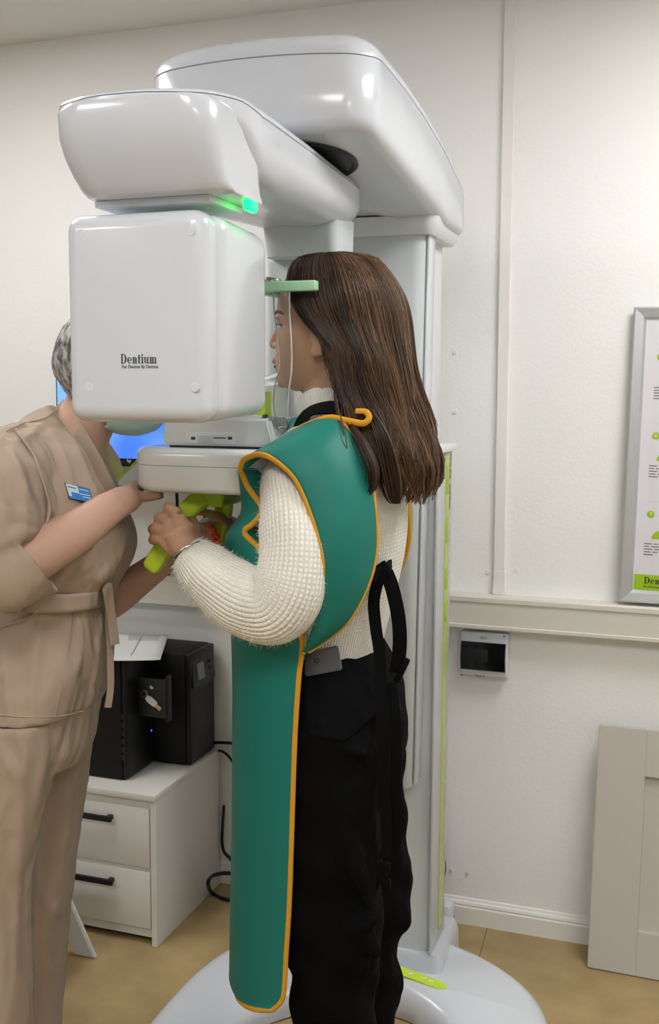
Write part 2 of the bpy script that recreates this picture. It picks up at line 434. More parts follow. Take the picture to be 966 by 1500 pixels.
# moving carriage
pr = rrect(-.922, -.572, 2.285, 2.36, (.03, .03, .006, .006))
car = mk('carriage', *loft(plan_loft(pr, [(0, .012), (.004, .004), (.01, 0), (.99, 0), (1, .002)], .505, 1.80)), M['greyw'], XM)
box2('edge_trim', (-.574, 2.297, .52), (-.568, 2.352, 1.79), M['white'], car, .002)
box2('edge_trim', (-.926, 2.297, .52), (-.920, 2.352, 1.79), M['white'], car, .002)
et = [o for o in COL.objects if o.name.startswith('edge_trim')]
for o in [car]+et:                                     # the carriage narrows a little towards its foot
    for v in o.data.vertices:
        if v.co.x > -.75: v.co.x -= (1.79-v.co.z)/1.29*.016
box2('lime_line', (-.762, 2.2835, 1.0), (-.757, 2.286, 1.79), M['limeD'], car, 0)
box2('rear_rail', (-.90, 2.36, 1.30), (-.585, 2.49, 1.80), M['white2'], XM, .004)
box2('rail_gap', (-.5855, 2.366, 1.302), (-.5835, 2.375, 1.80), M['seam'], XM, 0)
# overhead head
out = rrect(-.965, -.533, 1.735, 2.53, (.08, .05, .06, .07), 10)
out = resample(out, 140)
out = [(x, y-.022*max(0, 1-((x+.749)/.216)**2)*max(0, min(1, (2.0-y)/.26))) for x, y in out]
hzb = lambda x, y: interp([1.70, 1.735, 2.26, 2.34, 2.53], [1.862, 1.857, 1.800, 1.783, 1.783], y)
hzt = lambda x, y: interp([1.70, 1.80, 1.95, 2.1, 2.3, 2.45, 2.53], [2.005, 2.022, 2.018, 2.003, 1.968, 1.918, 1.875], y)+.012*(1-((x+.749)/.216)**2)
lower = [(0, .028), (.015, .016), (.05, .007), (.10, .002), (.16, 0), (.745, 0), (.755, .002)]
upper = [(.757, .004), (.765, 0), (.82, .001), (.88, .008), (.94, .022), (.985, .045), (1, .07), (1.01, .10)]
def capped(name, rings, mt, root, sharp=60):
    return mk(name, *loft(rings), mt, root, True, sharp)
capped('overhead_head', plan_loft(out, lower, hzb, hzt), M['white'], XM)
capped('head_top_cover', plan_loft(out, upper, hzb, hzt), M['white'], XM)
# collar where head meets the carriage
pr = rrect(-.95, -.545, 2.262, 2.52, .03)
mk('collar', *loft(plan_loft(pr, [(0, .016), (.3, .005), (1, 0)], 1.762, 1.80)), M['white2'], XM)
# pivot recess under the head
pc = Vector((-.722, 1.875, 0)); zc = hzb(0, 1.875)
def slopeplane(v): return hzb(0, v[1])
ring = []
for r, dz in ((.118, -.0025), (.112, -.006), (.104, -.0015), (.10, .0)):
    ring.append([(pc.x+r*math.cos(2*PI*j/40), pc.y+r*math.sin(2*PI*j/40), hzb(0, pc.y+r*math.sin(2*PI*j/40))+dz) for j in range(40)])
mk('pivot_ring', *loft(ring, True, True), M['hole'], XM)
tube('pivot_shaft', [(pc.x-.01, pc.y, 1.80), (pc.x-.01, pc.y, 1.88)], .065, M['dark'], XM, 28)
# rotating arm
AC = -.76
rt = [(-.688, 1.318), (-.645, 1.345), (-.622, 1.40), (-.614, 1.47), (-.622, 1.60), (-.640, 1.90), (-.648, 2.03), (-.665, 2.085), (-.705, 2.112)]
lf = [(2*AC-x, y) for x, y in rt][::-1]
ao = smooth_path(rt+[(AC, 2.118)]+lf+[(AC-.03, 1.304), (AC+.03, 1.304), rt[0]], 130)[:-1]
ao = resample([tuple(p) for p in ao], 130)
azb = lambda x, y: interp([1.3, 1.41, 1.47, 1.6, 2.1], [1.775, 1.765, 1.715, 1.722, 1.745], y)
azt = lambda x, y: interp([1.3, 1.4, 1.7, 2.12], [1.826, 1.834, 1.836, 1.832], y)
lower = [(0, .075), (.03, .05), (.12, .026), (.25, .010), (.42, .001), (.55, 0), (.83, 0), (.84, .002)]
upper = [(.845, .004), (.855, 0), (.9, .001), (.95, .006), (.985, .016), (1, .035)]
arm = capped('rotating_arm', plan_loft(ao, lower, azb, azt), M['white'], XM)
capped('arm_top_cover', plan_loft(ao, upper, azb, azt), M['white'], arm)
# neck block that hangs the tube head
def quadring(xl, xr, yf, yb, z, r=.035, bow=0): 
    return [(x, y-bow*max(0, 1-((x-(xl+xr)/2)/((xr-xl)/2))**2)*(1 if y < (yf+yb)/2 else 0), z) for x, y in rrect(xl, xr, yf, yb, (r, r*.6, .03, .03), 7)]
t1, t2 = at(100, 166, y=1.325), at(305, 160, y=1.325); b1, b2 = at(120, 300, y=1.36), at(334, 300, y=1.37)
nr = []
for t, lx, rx, f in ((0, -.855, 292, .3), (.03, -.874, 299, .02), (.08, -.879, 303, 0), (.35, -.878, 306, .12), (.55, -.873, 311, .30), (.75, -.866, 319, .58), (.9, -.859, 328, .84), (.97, -.852, 334, .97), (1.0, -.84, 336, 1.08)):
    yf = lerp(1.300, 1.352, f); zz = lerp(1.815, 1.694, t)
    nr.append(quadring(lx, at(rx, 230, y=yf).x, yf, 1.495, zz, lerp(.07, .04, t), .006))
mk('tube_neck', *loft(nr), M['white'], arm, True, 60)
box2('neck_plate', (b1.x+.012, 1.374, 1.684), (b2.x-.03, 1.49, 1.694), M['white2'], arm, .002)
# green status light
p = at(343, 300, y=1.50)
ld = box('status_light', (b2.x+.001, 1.445, at(343, 301, y=1.445).z), (.012, .030, .020), M['green_led'], arm, .004, 3)
p2 = at(334, 256, y=1.47)
# far neck under the other end of the arm
nr = [quadring(-.83, -.67, 1.955, 2.10, 1.76, .03), quadring(-.825, -.672, 1.965, 2.10, 1.70, .03), quadring(-.825, -.675, 1.97, 2.10, 1.685, .03)]
mk('sensor_neck', *loft(nr), M['greyw'], arm)
# tube head: the near box
fl, fr = at(94, 460, y=1.345).x, at(300, 460, y=1.345).x
zt_, zb_ = at(200, 312, y=1.36).z, at(200, 618, y=1.36).z
bm = bmesh.new(); rbox(bm, ((fl+fr)/2+.004, 1.475, (zt_+zb_)/2), (fr-fl+.012, .19, zt_-zb_), .026, 5)
for v in bm.verts:                                            # the shell tapers a little to the back
    t = (v.co.y-1.38)/.19
    if t > 0: v.co.x = (fl+fr)/2+.004+(v.co.x-(fl+fr)/2-.004)*(1-.05*t); v.co.z = lerp(v.co.z, (zt_+zb_)/2, .05*t)
th = fin('tube_head', bm, M['white'], XM, True, 60)
bm = bmesh.new(); rbox(bm, ((fl+fr)/2, 1.375, (zt_+zb_)/2), (fr-fl, .062, zt_-zb_+.002), .024, 6)
fc = fin('front_cover', bm, M['white'], th, True, 60)
bm = bmesh.new(); rbox(bm, ((fl+fr)/2+.002, 1.535, (zt_+zb_)/2), (fr-fl+.004, .05, zt_-zb_-.012), .022, 5)
fin('rear_cover', bm, M['white'], th, True, 60)
for q in ((118.5, 342), (279.5, 338), (130, 567), (285.5, 568)):
    p = at(*q, y=1.344)
    mk('screw_cap', *disc_vf(p+Vector((0, .001, 0)), (0, -1, 0), .0066, .0014, 26), M['cap'], th, True, 30)
o1, o2 = at(177, 532.5, y=1.3435), at(231.5, 532.5, y=1.3435)
serif_word('Dentium', o1, (at(177, 518.5, y=1.3435)-o1).z, M['ink'], 'logo_word', th, ext=.0003, width=o2.x-o1.x-.001)
tx = text_obj('logo_tagline', 'For Dentists By Dentists', .0067, at(178.5, 539.5, y=1.3435), M['ink'], th, ext=.0002, sx=1.0)
mxw = max(v.co.x for v in tx.data.vertices)-min(v.co.x for v in tx.data.vertices)
k = (o2.x-at(178.5, 539, y=1.3435).x)/mxw
for v in tx.data.vertices: v.co.x = at(178.5, 539.5, y=1.3435).x+(v.co.x-at(178.5, 539.5, y=1.3435).x)*k
# sensor head: the far box
sl, sr = at(390, 400, y=2.03).x, at(507, 400, y=2.03).x
bm = bmesh.new(); rbox(bm, ((sl+sr)/2, 2.085, 1.563), (sr-sl, .115, .268), .016, 4)
sh = fin('sensor_head', bm, M['greyw'], XM, True, 60)
box2('sensor_window', ((sl+sr)/2-.062, 2.0265, 1.445), ((sl+sr)/2+.060, 2.03, 1.64), M['mint'], sh, .0015)
bpy.data.objects['sensor_window'].data.materials[0] = mat('sensor_window_plastic', (186, 204, 196), .3)
# patient support: chin rest unit
CU = rrect(-.957, -.672, 1.632, 1.865, (.085, .05, .05, .085), 10)
uz0, uz1 = at(300, 724, y=1.64).z, at(300, 657, y=1.66).z
sup = mk('support_unit', *loft(plan_loft(CU, [(0, .012), (.06, .004), (.15, 0), (.60, 0), (.61, .0015)], uz0, uz1)), M['white3'], XM, True, 60)
mk('support_unit_cover', *loft(plan_loft(CU, [(.615, .0015), (.625, 0), (.85, .0), (.95, .004), (1, .012)], uz0, uz1)), M['white3'], sup, True, 60)
u0, u1 = at(237, 640, y=1.665), at(402, 640, y=1.665)
vz0, vz1 = at(300, 653, y=1.665).z, at(300, 612, y=1.665).z
box2('support_gap', (u0.x+.01, 1.675, uz1-.004), (u1.x-.01, 1.83, vz0+.002), M['seam'], sup, 0)
ub = [(u0.x, vz0), (u1.x, vz0), (u1.x-.002, vz0+.012), (u1.x-.012, vz1), (u0.x+.006, vz1)]
bm = bmesh.new()
fa = [bm.verts.new((x, 1.665, z)) for x, z in ub]; fb = [bm.verts.new((x, 1.845, z)) for x, z in ub]
bm.faces.new(fa); bm.faces.new(fb[::-1])
for i in range(5): bm.faces.new((fa[i], fb[i], fb[(i+1) % 5], fa[(i+1) % 5]))
bmesh.ops.recalc_face_normals(bm, faces=bm.faces); bmesh.ops.bevel(bm, geom=list(bm.edges), offset=.004, segments=2, affect='EDGES')
tb = fin('support_block', bm, M['white3'], XM)
s0, s1 = at(272, 649, y=1.664), at(346, 634, y=1.664)
box2('slider_plate', (s0.x, 1.6625, s0.z), (s1.x, 1.666, s1.z), M['white3'], tb, .001)
s0, s1 = at(313, 642.3, y=1.662), at(331, 641, y=1.662); box2('slider_slot', (s0.x, 1.6618, s0.z), (s1.x, 1.664, s1.z), M['seam'], tb, 0)
s0, s1 = at(291, 648, y=1.662), at(311, 637, y=1.662); box2('slider_knob', (s0.x, 1.6575, s0.z), (s1.x, 1.664, s1.z), M['white'], tb, .002)
for q in (283, 337):
    s0, s1 = at(q-3, 644, y=1.662), at(q+3, 640, y=1.662); box2('slider_mark', (s0.x, 1.662, s0.z), (s1.x, 1.6626, s1.z), M['ink'], tb, 0)
# clear temple blades, knobs and the mint forehead frame
for k, yy in enumerate((1.69, 1.905)):
    sg = -1 if k == 0 else 1
    px = [(412, 612), (412.5, 590), (416, 565), (421, 545), (422, 520), (419, 490), (414.5, 460), (412.5, 424)]
    wpx = [.020, .026, .026, .0225, .021, .024, .0275, .029]
    base_y = 1.69
    pts = [at(a, b, y=base_y) for a, b in px]; pts = [Vector((p.x, yy+sg*.010*math.sin(i/7*PI), p.z)) for i, p in enumerate(pts)]
    sm = smooth_path([tuple(p)+(w_,) for p, w_ in zip(pts, wpx)], 28)
    bl = mk('temple_blade', *ribbon_vf([Vector(s[:3]) for s in sm], [s[3] for s in sm], .0035, (0, -1, 0)), M['clear'], XM, True, 40)
    for sd in (-1, 1):
        ed = [Vector(s[:3])+(Vector(sm[min(i+1, 27)][:3])-Vector(sm[max(i-1, 0)][:3])).normalized().cross(Vector((0, -1, 0))).normalized()*sd*s[3]*.5 for i, s in enumerate(sm)]
        tube('blade_edge', ed, .0016, M['rim'], bl, 6)  # white tubes added as the bright highlight along both blade edges
    a, b = at(388, 619, y=base_y), at(420, 618, y=base_y); a.y = b.y = yy; b.z = a.z
    tube('blade_knob', [a, lerp(a, b, .15), lerp(a, b, .85), lerp(a, b, .96), b], [.0095, .0105, .0105, .009, .005], M['clear2'], bl, 20)
    tube('knob_flange', [a+Vector((-.002, 0, 0)), a+Vector((.003, 0, 0))], .014, M['dark'], bl, 20)
    box2('blade_mount', (a.x-.05, yy-.012, vz1-.03), (a.x+.001, yy+.012, a.z+.012), M['greyw'], XM, .004)
    a, b = at(376, 421, y=base_y), at(465, 418.5, y=base_y)
    bar = box2('forehead_bar', (a.x, yy-.009, a.z-.0085), (b.x, yy+.009, a.z+.0085), M['mint'], XM, .003, 3)
    if k == 0:
        c = at(399, 410, y=base_y); c.y = yy
        tube('bar_button', [c+Vector((0, 0, -.004)), c+Vector((0, 0, .001)), c+Vector((0, 0, .004)), c+Vector((0, 0, .0055))], [.015, .0145, .011, .005], M['clear'], bar, 20)
a = at(376, 421, y=1.69)
box2('forehead_bridge', (a.x-.012, 1.681, a.z-.0085), (a.x+.006, 1.914, a.z+.0085), M['mint'], XM, .003, 3)
# bite and chin pieces on top of the block
a, b = at(370, 605, y=1.80), at(394, 573, y=1.80)
box2('chin_grip', (a.x, 1.785, vz1-.005), (b.x, 1.815, b.z), M['lime'], XM, .003)
a, b = at(362, 602, y=1.86), at(428, 562, y=1.86)
box2('bite_holder', (a.x, 1.85, vz1-.01), (b.x-.002, 1.93, b.z), M['white2'], XM, .008)
a, b = at(384, 560, y=1.84), at(428, 556, y=1.84)
tube('bite_tray', [a, lerp(a, b, .5)+Vector((0, 0, .004)), b], [.010, .012, .004], M['clear'], XM, 14, .3)
# arm from the carriage to the unit
box2('support_arm', (-.82, 1.84, uz0+.005), (-.70, 2.30, uz1-.003), M['white2'], XM, .012, 3)
# lime hub and two grips
h0, h1 = at(285, 742, y=1.745), at(338, 716, y=1.745)
hub = box2('handle_hub', (h0.x+.012, 1.71, h0.z+.004), (h1.x, 1.80, uz0+.004), M['lime'], XM, .008, 3)
def grip(pxs, ys, wid, th):
    pts = [at(a, b, y=yy) for (a, b), yy in zip(pxs, ys)]
    sm = smooth_path([tuple(p) for p in pts], 24)
    rings = []; n = len(sm)
    for i in range(n):
        t = Vector(sm[min(i+1, n-1)]-sm[max(i-1, 0)]).normalized(); nn = Vector((0, -1, 0)); nn = (nn-t*nn.dot(t)).normalized(); s = t.cross(nn)
        e = min(i, n-1-i); k = [.55, .86, .97][e] if e < 3 else 1
        rings.append([Vector(sm[i])+s*(x_*wid/2*k)+nn*(y_*th/2*k) for x_, y_ in rrect(-1, 1, -1, 1, .45, 4)])
    return mk('grip', *loft(rings), M['lime'], hub, True, 60)
grip([(322, 727), (300, 729), (279, 744), (256, 777), (236, 810), (219, 835)], [1.74, 1.72, 1.69, 1.665, 1.655, 1.65], .034, .022)
grip([(318, 727), (328, 731), (327, 752), (319, 785), (309, 816)], [1.77, 1.785, 1.80, 1.805, 1.81], .032, .022)
# small slanted control panel at the unit's end
q = [(166, 711), (204, 673), (214, 684), (214, 712)]
bm = bmesh.new(); fa = [bm.verts.new(at(a, b, y=1.72)) for a, b in q]; fb = [bm.verts.new(at(a, b, y=1.72)+Vector((0, .10, 0))) for a, b in q]
bm.faces.new(fa); bm.faces.new(fb[::-1])
for i in range(4): bm.faces.new((fa[i], fb[i], fb[(i+1) % 4], fa[(i+1) % 4]))
cp = fin('control_panel', bm, M['white3'], XM)
e0, e1 = at(165, 711, y=1.72), at(204.5, 671.5, y=1.72)
mk('lime_edge', *ribbon_vf([e0+Vector((0, .05, 0)), e1+Vector((0, .05, 0))], .104, .0035, (e0-e1).cross(Vector((0, 1, 0)))), M['lime'], cp)

# ------------------------------------------------------------------ cabinet with two drawers
CXR, CYF, CYB, CH, CW = -1.2611, 2.298, 2.675, .4043, .47
cb = thing('drawer_cabinet', 'low white two-drawer cabinet with black handles against the wall', 'cabinet', (CXR-CW/2, CYF, 0))
bm = bmesh.new()
rbox(bm, (CXR-.008, (CYF+CYB)/2, CH/2-.006), (.016, CYB-CYF, CH-.012), .0008, 1)
rbox(bm, (CXR-CW+.008, (CYF+CYB)/2, CH/2-.006), (.016, CYB-CYF, CH-.012), .0008, 1)
rbox(bm, (CXR-CW/2, CYB-.004, CH/2), (CW-.034, .006, CH-.06), 0)
rbox(bm, (CXR-CW/2, CYF+.16, .03), (CW-.034, CYB-CYF-.17, .014), 0)
rbox(bm, (CXR-CW/2, CYF+.014, .032), (CW-.034, .012, .026), 0)
rbox(bm, (CXR-CW/2, CYF+.014, .198), (CW-.034, .012, .03), 0)
rbox(bm, (CXR-CW/2, CYF+.012, .378), (CW-.034, .012, .028), 0)
fin('body', bm, M['cab'], cb)
box2('cabinet_top', (CXR-CW-.001, CYF-.004, CH-.016), (CXR+.001, CYB, CH), M['cab'], cb, .001)
for z0, z1 in ((.208, .366), (.044, .196)):
    dr = box2('drawer', (CXR-CW+.02, CYF+.001, z0), (CXR-.019, CYF+.018, z1), M['cab'], cb, .001)
    hz = z1-.034; hx0, hx1 = CXR-.30, CXR-.118
    bm = bmesh.new(); rbox(bm, ((hx0+hx1)/2, CYF-.017, hz), (hx1-hx0, .010, .014), .002, 2)
    for hx in (hx0+.012, hx1-.012): rbox(bm, (hx, CYF-.005, hz), (.014, .018, .012), .001, 1)
    fin('handle', bm, M['black'], dr)
box2('foot', (CXR-.016, CYF+.03, 0), (CXR-.001, CYF+.06, .0005), M['black'], cb, 0)
# ------------------------------------------------------------------ computer tower
tz = CH
pc1 = thing('computer_tower', 'black computer tower on the white cabinet with its disc tray pulled out', 'computer', (-1.50, 2.44, tz))
tw = box2('case', (-1.80+.06, 2.36, tz+.004), (-1.392, 2.505, .728), M['blackmat'], pc1, .004, 2)
fp = box2('front_panel', (-1.395, 2.363, tz+.004), (-1.376, 2.502, .728), M['black'], pc1, .008, 3)
for i in range(6): box2('vent_slot', (-1.393, 2.3618, .46+i*.022), (-1.383, 2.364, .474+i*.022), M['hole'], fp, 0)
box2('power_light', (-1.3765, 2.49, .50), (-1.3755, 2.4945, .505), mat('blue_led', (40, 60, 255), emit=(60, 80, 255), estr=3), fp, 0)
a, b = at(191, 1048, y=2.43), at(246, 996, y=2.43)
tr = box2('disc_tray', (-1.38, 2.424, a.z+.004), (b.x-.001, 2.434, b.z), M['dark'], pc1, .002)
bz = box2('tray_bezel', (b.x-.002, 2.418, a.z-.003), (b.x+.006, 2.440, b.z+.012), M['black'], tr, .001)
rg = at(212, 1016, y=2.4235)
mk('spindle', *disc_vf(rg+Vector((0, .002, 0)), (0, -1, 0), .011, .005, 22), M['steel'], tr)
mk('spindle_hub', *disc_vf(rg+Vector((0, -.002, 0)), (0, -1, 0), .0055, .003, 18), M['black'], tr)
box2('tray_feet', (-1.70, 2.37, tz), (-1.39, 2.495, tz+.006), M['black'], pc1, 0)
# white memory stick lying against the tray
us = thing('usb_stick', 'white memory stick hooked on the open disc tray', 'memory stick', at(222, 1027, y=2.418))
p0, p1, p2 = at(215, 1021, y=2.417), at(229, 1033, y=2.417), at(236, 1039, y=2.417)
mk('stick_body', *ribbon_vf([p0, lerp(p0, p1, .3), lerp(p0, p1, .8), p1], [.010, .017, .015, .012], .007, (0, -1, 0)), M['paper'], us)
mk('connector', *ribbon_vf([p1, p2], .0115, .0045, (0, -1, 0)), M['steel'], us)
p3 = at(222, 1007, y=2.417); box('clip', p3, (.010, .006, .006), M['paper'], us, .002, 2, Euler((0, .7, 0)).to_matrix())
# ------------------------------------------------------------------ battery backup unit
up = thing('battery_backup_unit', 'black power backup unit with small grey display standing behind the computer tower', 'power unit', (-1.36, 2.60, tz))
uz = .716
box2('case', (-1.74, 2.515, tz+.004), (-1.285, 2.672, uz), M['blackmat'], up, .004)
fp = box2('front_panel', (-1.287, 2.518, tz+.004), (-1.270, 2.670, uz-.001), M['black'], up, .005, 3)
bm = bmesh.new(); rot = Euler((0, -.12, 0)).to_matrix()
rbox(bm, (-1.2695, 2.594, .658), (.008, .128, .075), .002, 2, rot); dp = fin('display_panel', bm, M['dark'], fp)
dp2 = box('display', (-1.265, 2.572, .66), (.004, .04, .045), M['screen'], fp, .001, 1, rot)
for i in range(3): box('button', (-1.264, 2.628, .638+i*.018), (.004, .012, .007), M['black'], fp, .001, 1, rot)
box2('lower_grille', (-1.2715, 2.53, .43), (-1.2692, 2.66, .61), M['hole'], fp, .001)
box2('badge', (-1.2692, 2.575, .452), (-1.2685, 2.605, .462), M['dark'], fp, 0)
box2('unit_feet', (-1.72, 2.53, tz), (-1.29, 2.655, tz+.006), M['black'], up, 0)
# ------------------------------------------------------------------ papers on the tower
for i in range(3):
    z = .7285+.0016*i; dx = [.0, -.008, .006][i]
    a = [at(120, 969, z=z), at(231, 967, z=z), at(243, 930, z=z), at(130, 926, z=z)]
    a = [Vector((p.x+dx, p.y+dx*.6, z)) for p in a]
    n = 8; vs = []; fs = []
    for r in range(n+1):
        for c in range(n+1):
            p = lerp(lerp(a[0], a[1], c/n), lerp(a[3], a[2], c/n), r/n); p.z += .0005*math.sin(c*.8); vs.append(p)
    for r in range(n):
        for c in range(n): fs.append((r*(n+1)+c, r*(n+1)+c+1, (r+1)*(n+1)+c+1, (r+1)*(n+1)+c))
    o = mk('paper_sheet', vs, fs, M['paper'])
    md = o.modifiers.new('thick', 'SOLIDIFY'); md.thickness = .0009; md.offset = 1
    tag(o, ['lowest paper sheet lying on the computer tower', 'middle paper sheet of the small stack on the computer tower', 'printed form, topmost sheet on the black computer tower'][i], 'paper', 'paper sheets on the tower')
top = o
for k in range(7):
    t = .1+.12*k; p, q = lerp(lerp(a[0], a[1], t), lerp(a[3], a[2], t+.1), .15), lerp(lerp(a[0], a[1], t), lerp(a[3], a[2], t+.1), .85)
    if k in (1, 4): mk('ruled_line', *ribbon_vf([p+Vector((0, 0, .0022)), q+Vector((0, 0, .0022))], .0012, .0003, (0, 0, 1)), M['ink'], top)
for k in range(8):
    r = .72+.03*k; p, q = lerp(lerp(a[0], a[1], .5), lerp(a[3], a[2], .5), r), lerp(lerp(a[0], a[1], .9), lerp(a[3], a[2], .9), r)
    mk('printed_line', *ribbon_vf([p+Vector((0, 0, .0022)), q+Vector((0, 0, .0022))], .0016, .0003, (0, 0, 1)), mat('faint_ink', (165, 165, 170), .7) if k == 0 else bpy.data.materials['faint_ink'], top)
# ------------------------------------------------------------------ shelf and monitor
shz = 1.188
sh = tag(box2('wall_shelf', (-1.76, 2.44, shz-.02), (-.96, WALL_Y, shz), M['cab'], None, .001), 'white wall shelf under the blue monitor behind the nurse', 'shelf')
mo = thing('monitor', 'flat black-framed monitor with a glowing blue screen behind the nurse', 'monitor', (-1.41, 2.53, shz))
ml, mr = at(82, 600, y=2.50).x, at(332, 600, y=2.50).x
mt_, mb_ = at(82, 527, y=2.50).z, at(200, 684, y=2.50).z
box2('housing', (ml, 2.50, mb_), (mr, 2.535, mt_), M['black'], mo, .004)
sm = mat('blue_wallpaper', (80, 140, 235), .3)
n_, l_, b_ = nodes(sm)
tc = n_.new('ShaderNodeTexCoord'); nz = n_.new('ShaderNodeTexNoise'); nz.inputs['Scale'].default_value = 4; nz.inputs['Detail'].default_value = 0
rp = n_.new('ShaderNodeValToRGB'); rp.color_ramp.elements[0].color = (.045, .17, .75, 1); rp.color_ramp.elements[1].color = (.20, .45, 1, 1); rp.color_ramp.elements[0].position = .42; rp.color_ramp.elements[1].position = .58
l_.new(tc.outputs['Object'], nz.inputs['Vector']); l_.new(nz.outputs['Fac'], rp.inputs[0]); l_.new(rp.outputs[0], b_.inputs['Emission Color']); b_.inputs['Emission Strength'].default_value = 1.25
b_.inputs['Base Color'].default_value = (.01, .02, .05, 1)
box2('screen', (ml+.006, 2.4985, at(200, 672, y=2.4985).z), (mr-.008, 2.501, mt_-.008), sm, mo, 0)
text_obj('bezel_mark', 'hp', .013, at(186, 677, y=2.499), M['greyw'], mo, ext=.0003)
box2('stand_neck', (-1.43, 2.536, shz+.008), (-1.37, 2.556, 1.33), M['black'], mo, .003)
box2('stand_base', (-1.55, 2.47, shz), (-1.26, 2.62, shz+.010), M['black'], mo, .004)
# cables that hang from the shelf
def cable(name, pts, r, mt, label, cat='cable', n=40):
    o = tube(name, [Vector(p) for p in smooth_path([tuple(p) for p in pts], n)], r, mt, None, 8); return tag(o, label, cat)
cable('power_cable', [(at(258, 700, y=2.66).x, 2.66, 1.18), (at(258, 740, y=2.66).x, 2.665, 1.05), (at(256, 800, y=2.66).x-.005, 2.64, .93), (at(256, 800, y=2.66).x-.005, 2.63, .908)], .0045, M['black'], 'black cable hanging straight down the wall left of the lime handles')
cable('power_cable', [(at(300, 715, y=2.66).x, 2.66, 1.18), (at(299, 760, y=2.66).x, 2.66, 1.02), (at(294, 810, y=2.66).x, 2.64, .93), (at(294, 810, y=2.66).x, 2.635, .908)], .005, M['black'], 'black cable hanging down the wall between the patient\'s hands')
# cables at the cabinet
cable('power_cable', [(-1.285, 2.66, .425), at(330, 1088, y=2.665), at(345, 1091, y=2.67), at(375, 1110, y=2.672), at(400, 1200, y=2.672), Vector((-1.07, 2.65, .006))], .0045, M['black'], 'black cable running level from the back of the power unit')
cable('power_cable', [(-1.27, 2.672, .40), at(330, 1103, y=2.672), at(345, 1125, y=2.672), at(360, 1180, y=2.67), Vector((-1.13, 2.655, .008))], .004, M['black'], 'thin black cable dropping steeply from the cabinet top corner')
cable('power_cable', [Vector((-1.245, 2.672, .24)), at(326, 1240, y=2.672), at(340, 1262, y=2.67), at(352, 1300, y=2.66), Vector((-1.10, 2.60, .006))], .0045, M['black'], 'black cable slanting down the wall above the looped cable')
cable('looped_cable', [at(350, 1318, z=.006), at(330, 1317, z=.006), at(311, 1308, z=.008), at(305, 1294, y=2.50), at(312, 1283, y=2.54), at(330, 1279, y=2.58), at(350, 1281, y=2.60), at(380, 1285, y=2.62)], .0055, M['black'], 'black cable bent into a loop beside the cabinet foot', n=60)
# ------------------------------------------------------------------ step stool behind the nurse
st = thing('step_stool', 'white plastic step stool behind the nurse\'s legs in front of the cabinet', 'stool', (-1.575, 2.09, 0))
def stool_leg(x, ya, yb, ztop, xin):
    # a splayed flat side with an arch cut out: two feet
    prof = [(ya, 0), (ya+.055, 0), (ya+.075, .07), ((ya+yb)/2, .095), (yb-.075, .07), (yb-.055, 0), (yb, 0), (yb-.05, ztop), (ya+.05, ztop)]
    bm = bmesh.new()
    f = lambda y_, z_, o: (x+xin*z_/ztop+o, y_, z_)
    A = [bm.verts.new(f(y_, z_, 0)) for y_, z_ in prof]; B = [bm.verts.new(f(y_, z_, -.014)) for y_, z_ in prof]
    bm.faces.new(A); bm.faces.new(B[::-1])
    for i in range(len(A)): bm.faces.new((A[i], B[i], B[(i+1) % len(A)], A[(i+1) % len(A)]))
    bmesh.ops.recalc_face_normals(bm, faces=bm.faces); bmesh.ops.bevel(bm, geom=list(bm.edges), offset=.003, segments=2, affect='EDGES')
    return fin('leg_panel', bm, M['white2'], st)
# side towards the viewer is the one whose foot shows
def stool_face(yb, sgn):
    w0, w1, zt2 = .17, .11, .235
    cx = -1.552
    prof = [(-w0, 0), (-w0+.06, 0), (-w0+.075, .07), (0, .10), (w0-.075, .07), (w0-.06, 0), (w0, 0), (w1, zt2), (-w1, zt2)]
    bm = bmesh.new(); f = lambda x_, z_, o: (cx+x_, yb+sgn*.06*z_/zt2+o, z_)
    A = [bm.verts.new(f(x_, z_, 0)) for x_, z_ in prof]; B = [bm.verts.new(f(x_, z_, .014)) for x_, z_ in prof]
    bm.faces.new(A); bm.faces.new(B[::-1])
    for i in range(len(A)): bm.faces.new((A[i], B[i], B[(i+1) % len(A)], A[(i+1) % len(A)]))
    bmesh.ops.recalc_face_normals(bm, faces=bm.faces); bmesh.ops.bevel(bm, geom=list(bm.edges), offset=.003, segments=2, affect='EDGES')
    return fin('leg_panel', bm, M['white2'], st)
stool_face(1.985, 1); stool_face(2.195, -1)
box2('step_top', (-1.677, 2.03, .23), (-1.427, 2.15, .252), M['white2'], st, .006, 3)
# ------------------------------------------------------------------ breaker box
bb = thing('breaker_box', 'small white fuse box with a smoked window on the wall under the trunking', 'fuse box', (-.50, WALL_Y, .75))
bl, br = at(674, 960, y=2.66).x, at(744, 960, y=2.66).x; bt, bbm = at(700, 926, y=2.66).z, at(700, 991, y=2.66).z
box2('housing', (bl, 2.662, bbm), (br, WALL_Y, bt), M['white'], bb, .006, 3)
w0, w1 = at(676, 941, y=2.655), at(739, 986, y=2.655)
wz1, wz0 = at(707, 941.5, y=2.655).z, at(707, 984, y=2.655).z
pr = [(2.663, wz0), (2.655, wz0+.004), (2.648, (wz0+wz1)/2), (2.652, wz1-.010), (2.655, wz1-.009), (2.655, wz1), (2.663, wz1)]
wn = mk('window', *loft([[(x, p[0], p[1]) for p in pr] for x in (bl+.004, br-.005)]), M['smoke'], bb, True, 30)
box2('breaker', ((bl+br)/2-.027, 2.647, (wz0+wz1)/2-.010), ((bl+br)/2+.012, 2.652, (wz0+wz1)/2+.022), M['hole'], wn, .001)
text_obj('top_print', 'ВКЛ', .009, at(703.5, 936, y=2.6615), M['inkblack'], bb, ext=.0002)
text_obj('bottom_print', 'ВЫКЛ', .008, at(697, 993.0, y=2.6615)+Vector((0, 0, .003)), M['inkblack'], bb, ext=.0002)
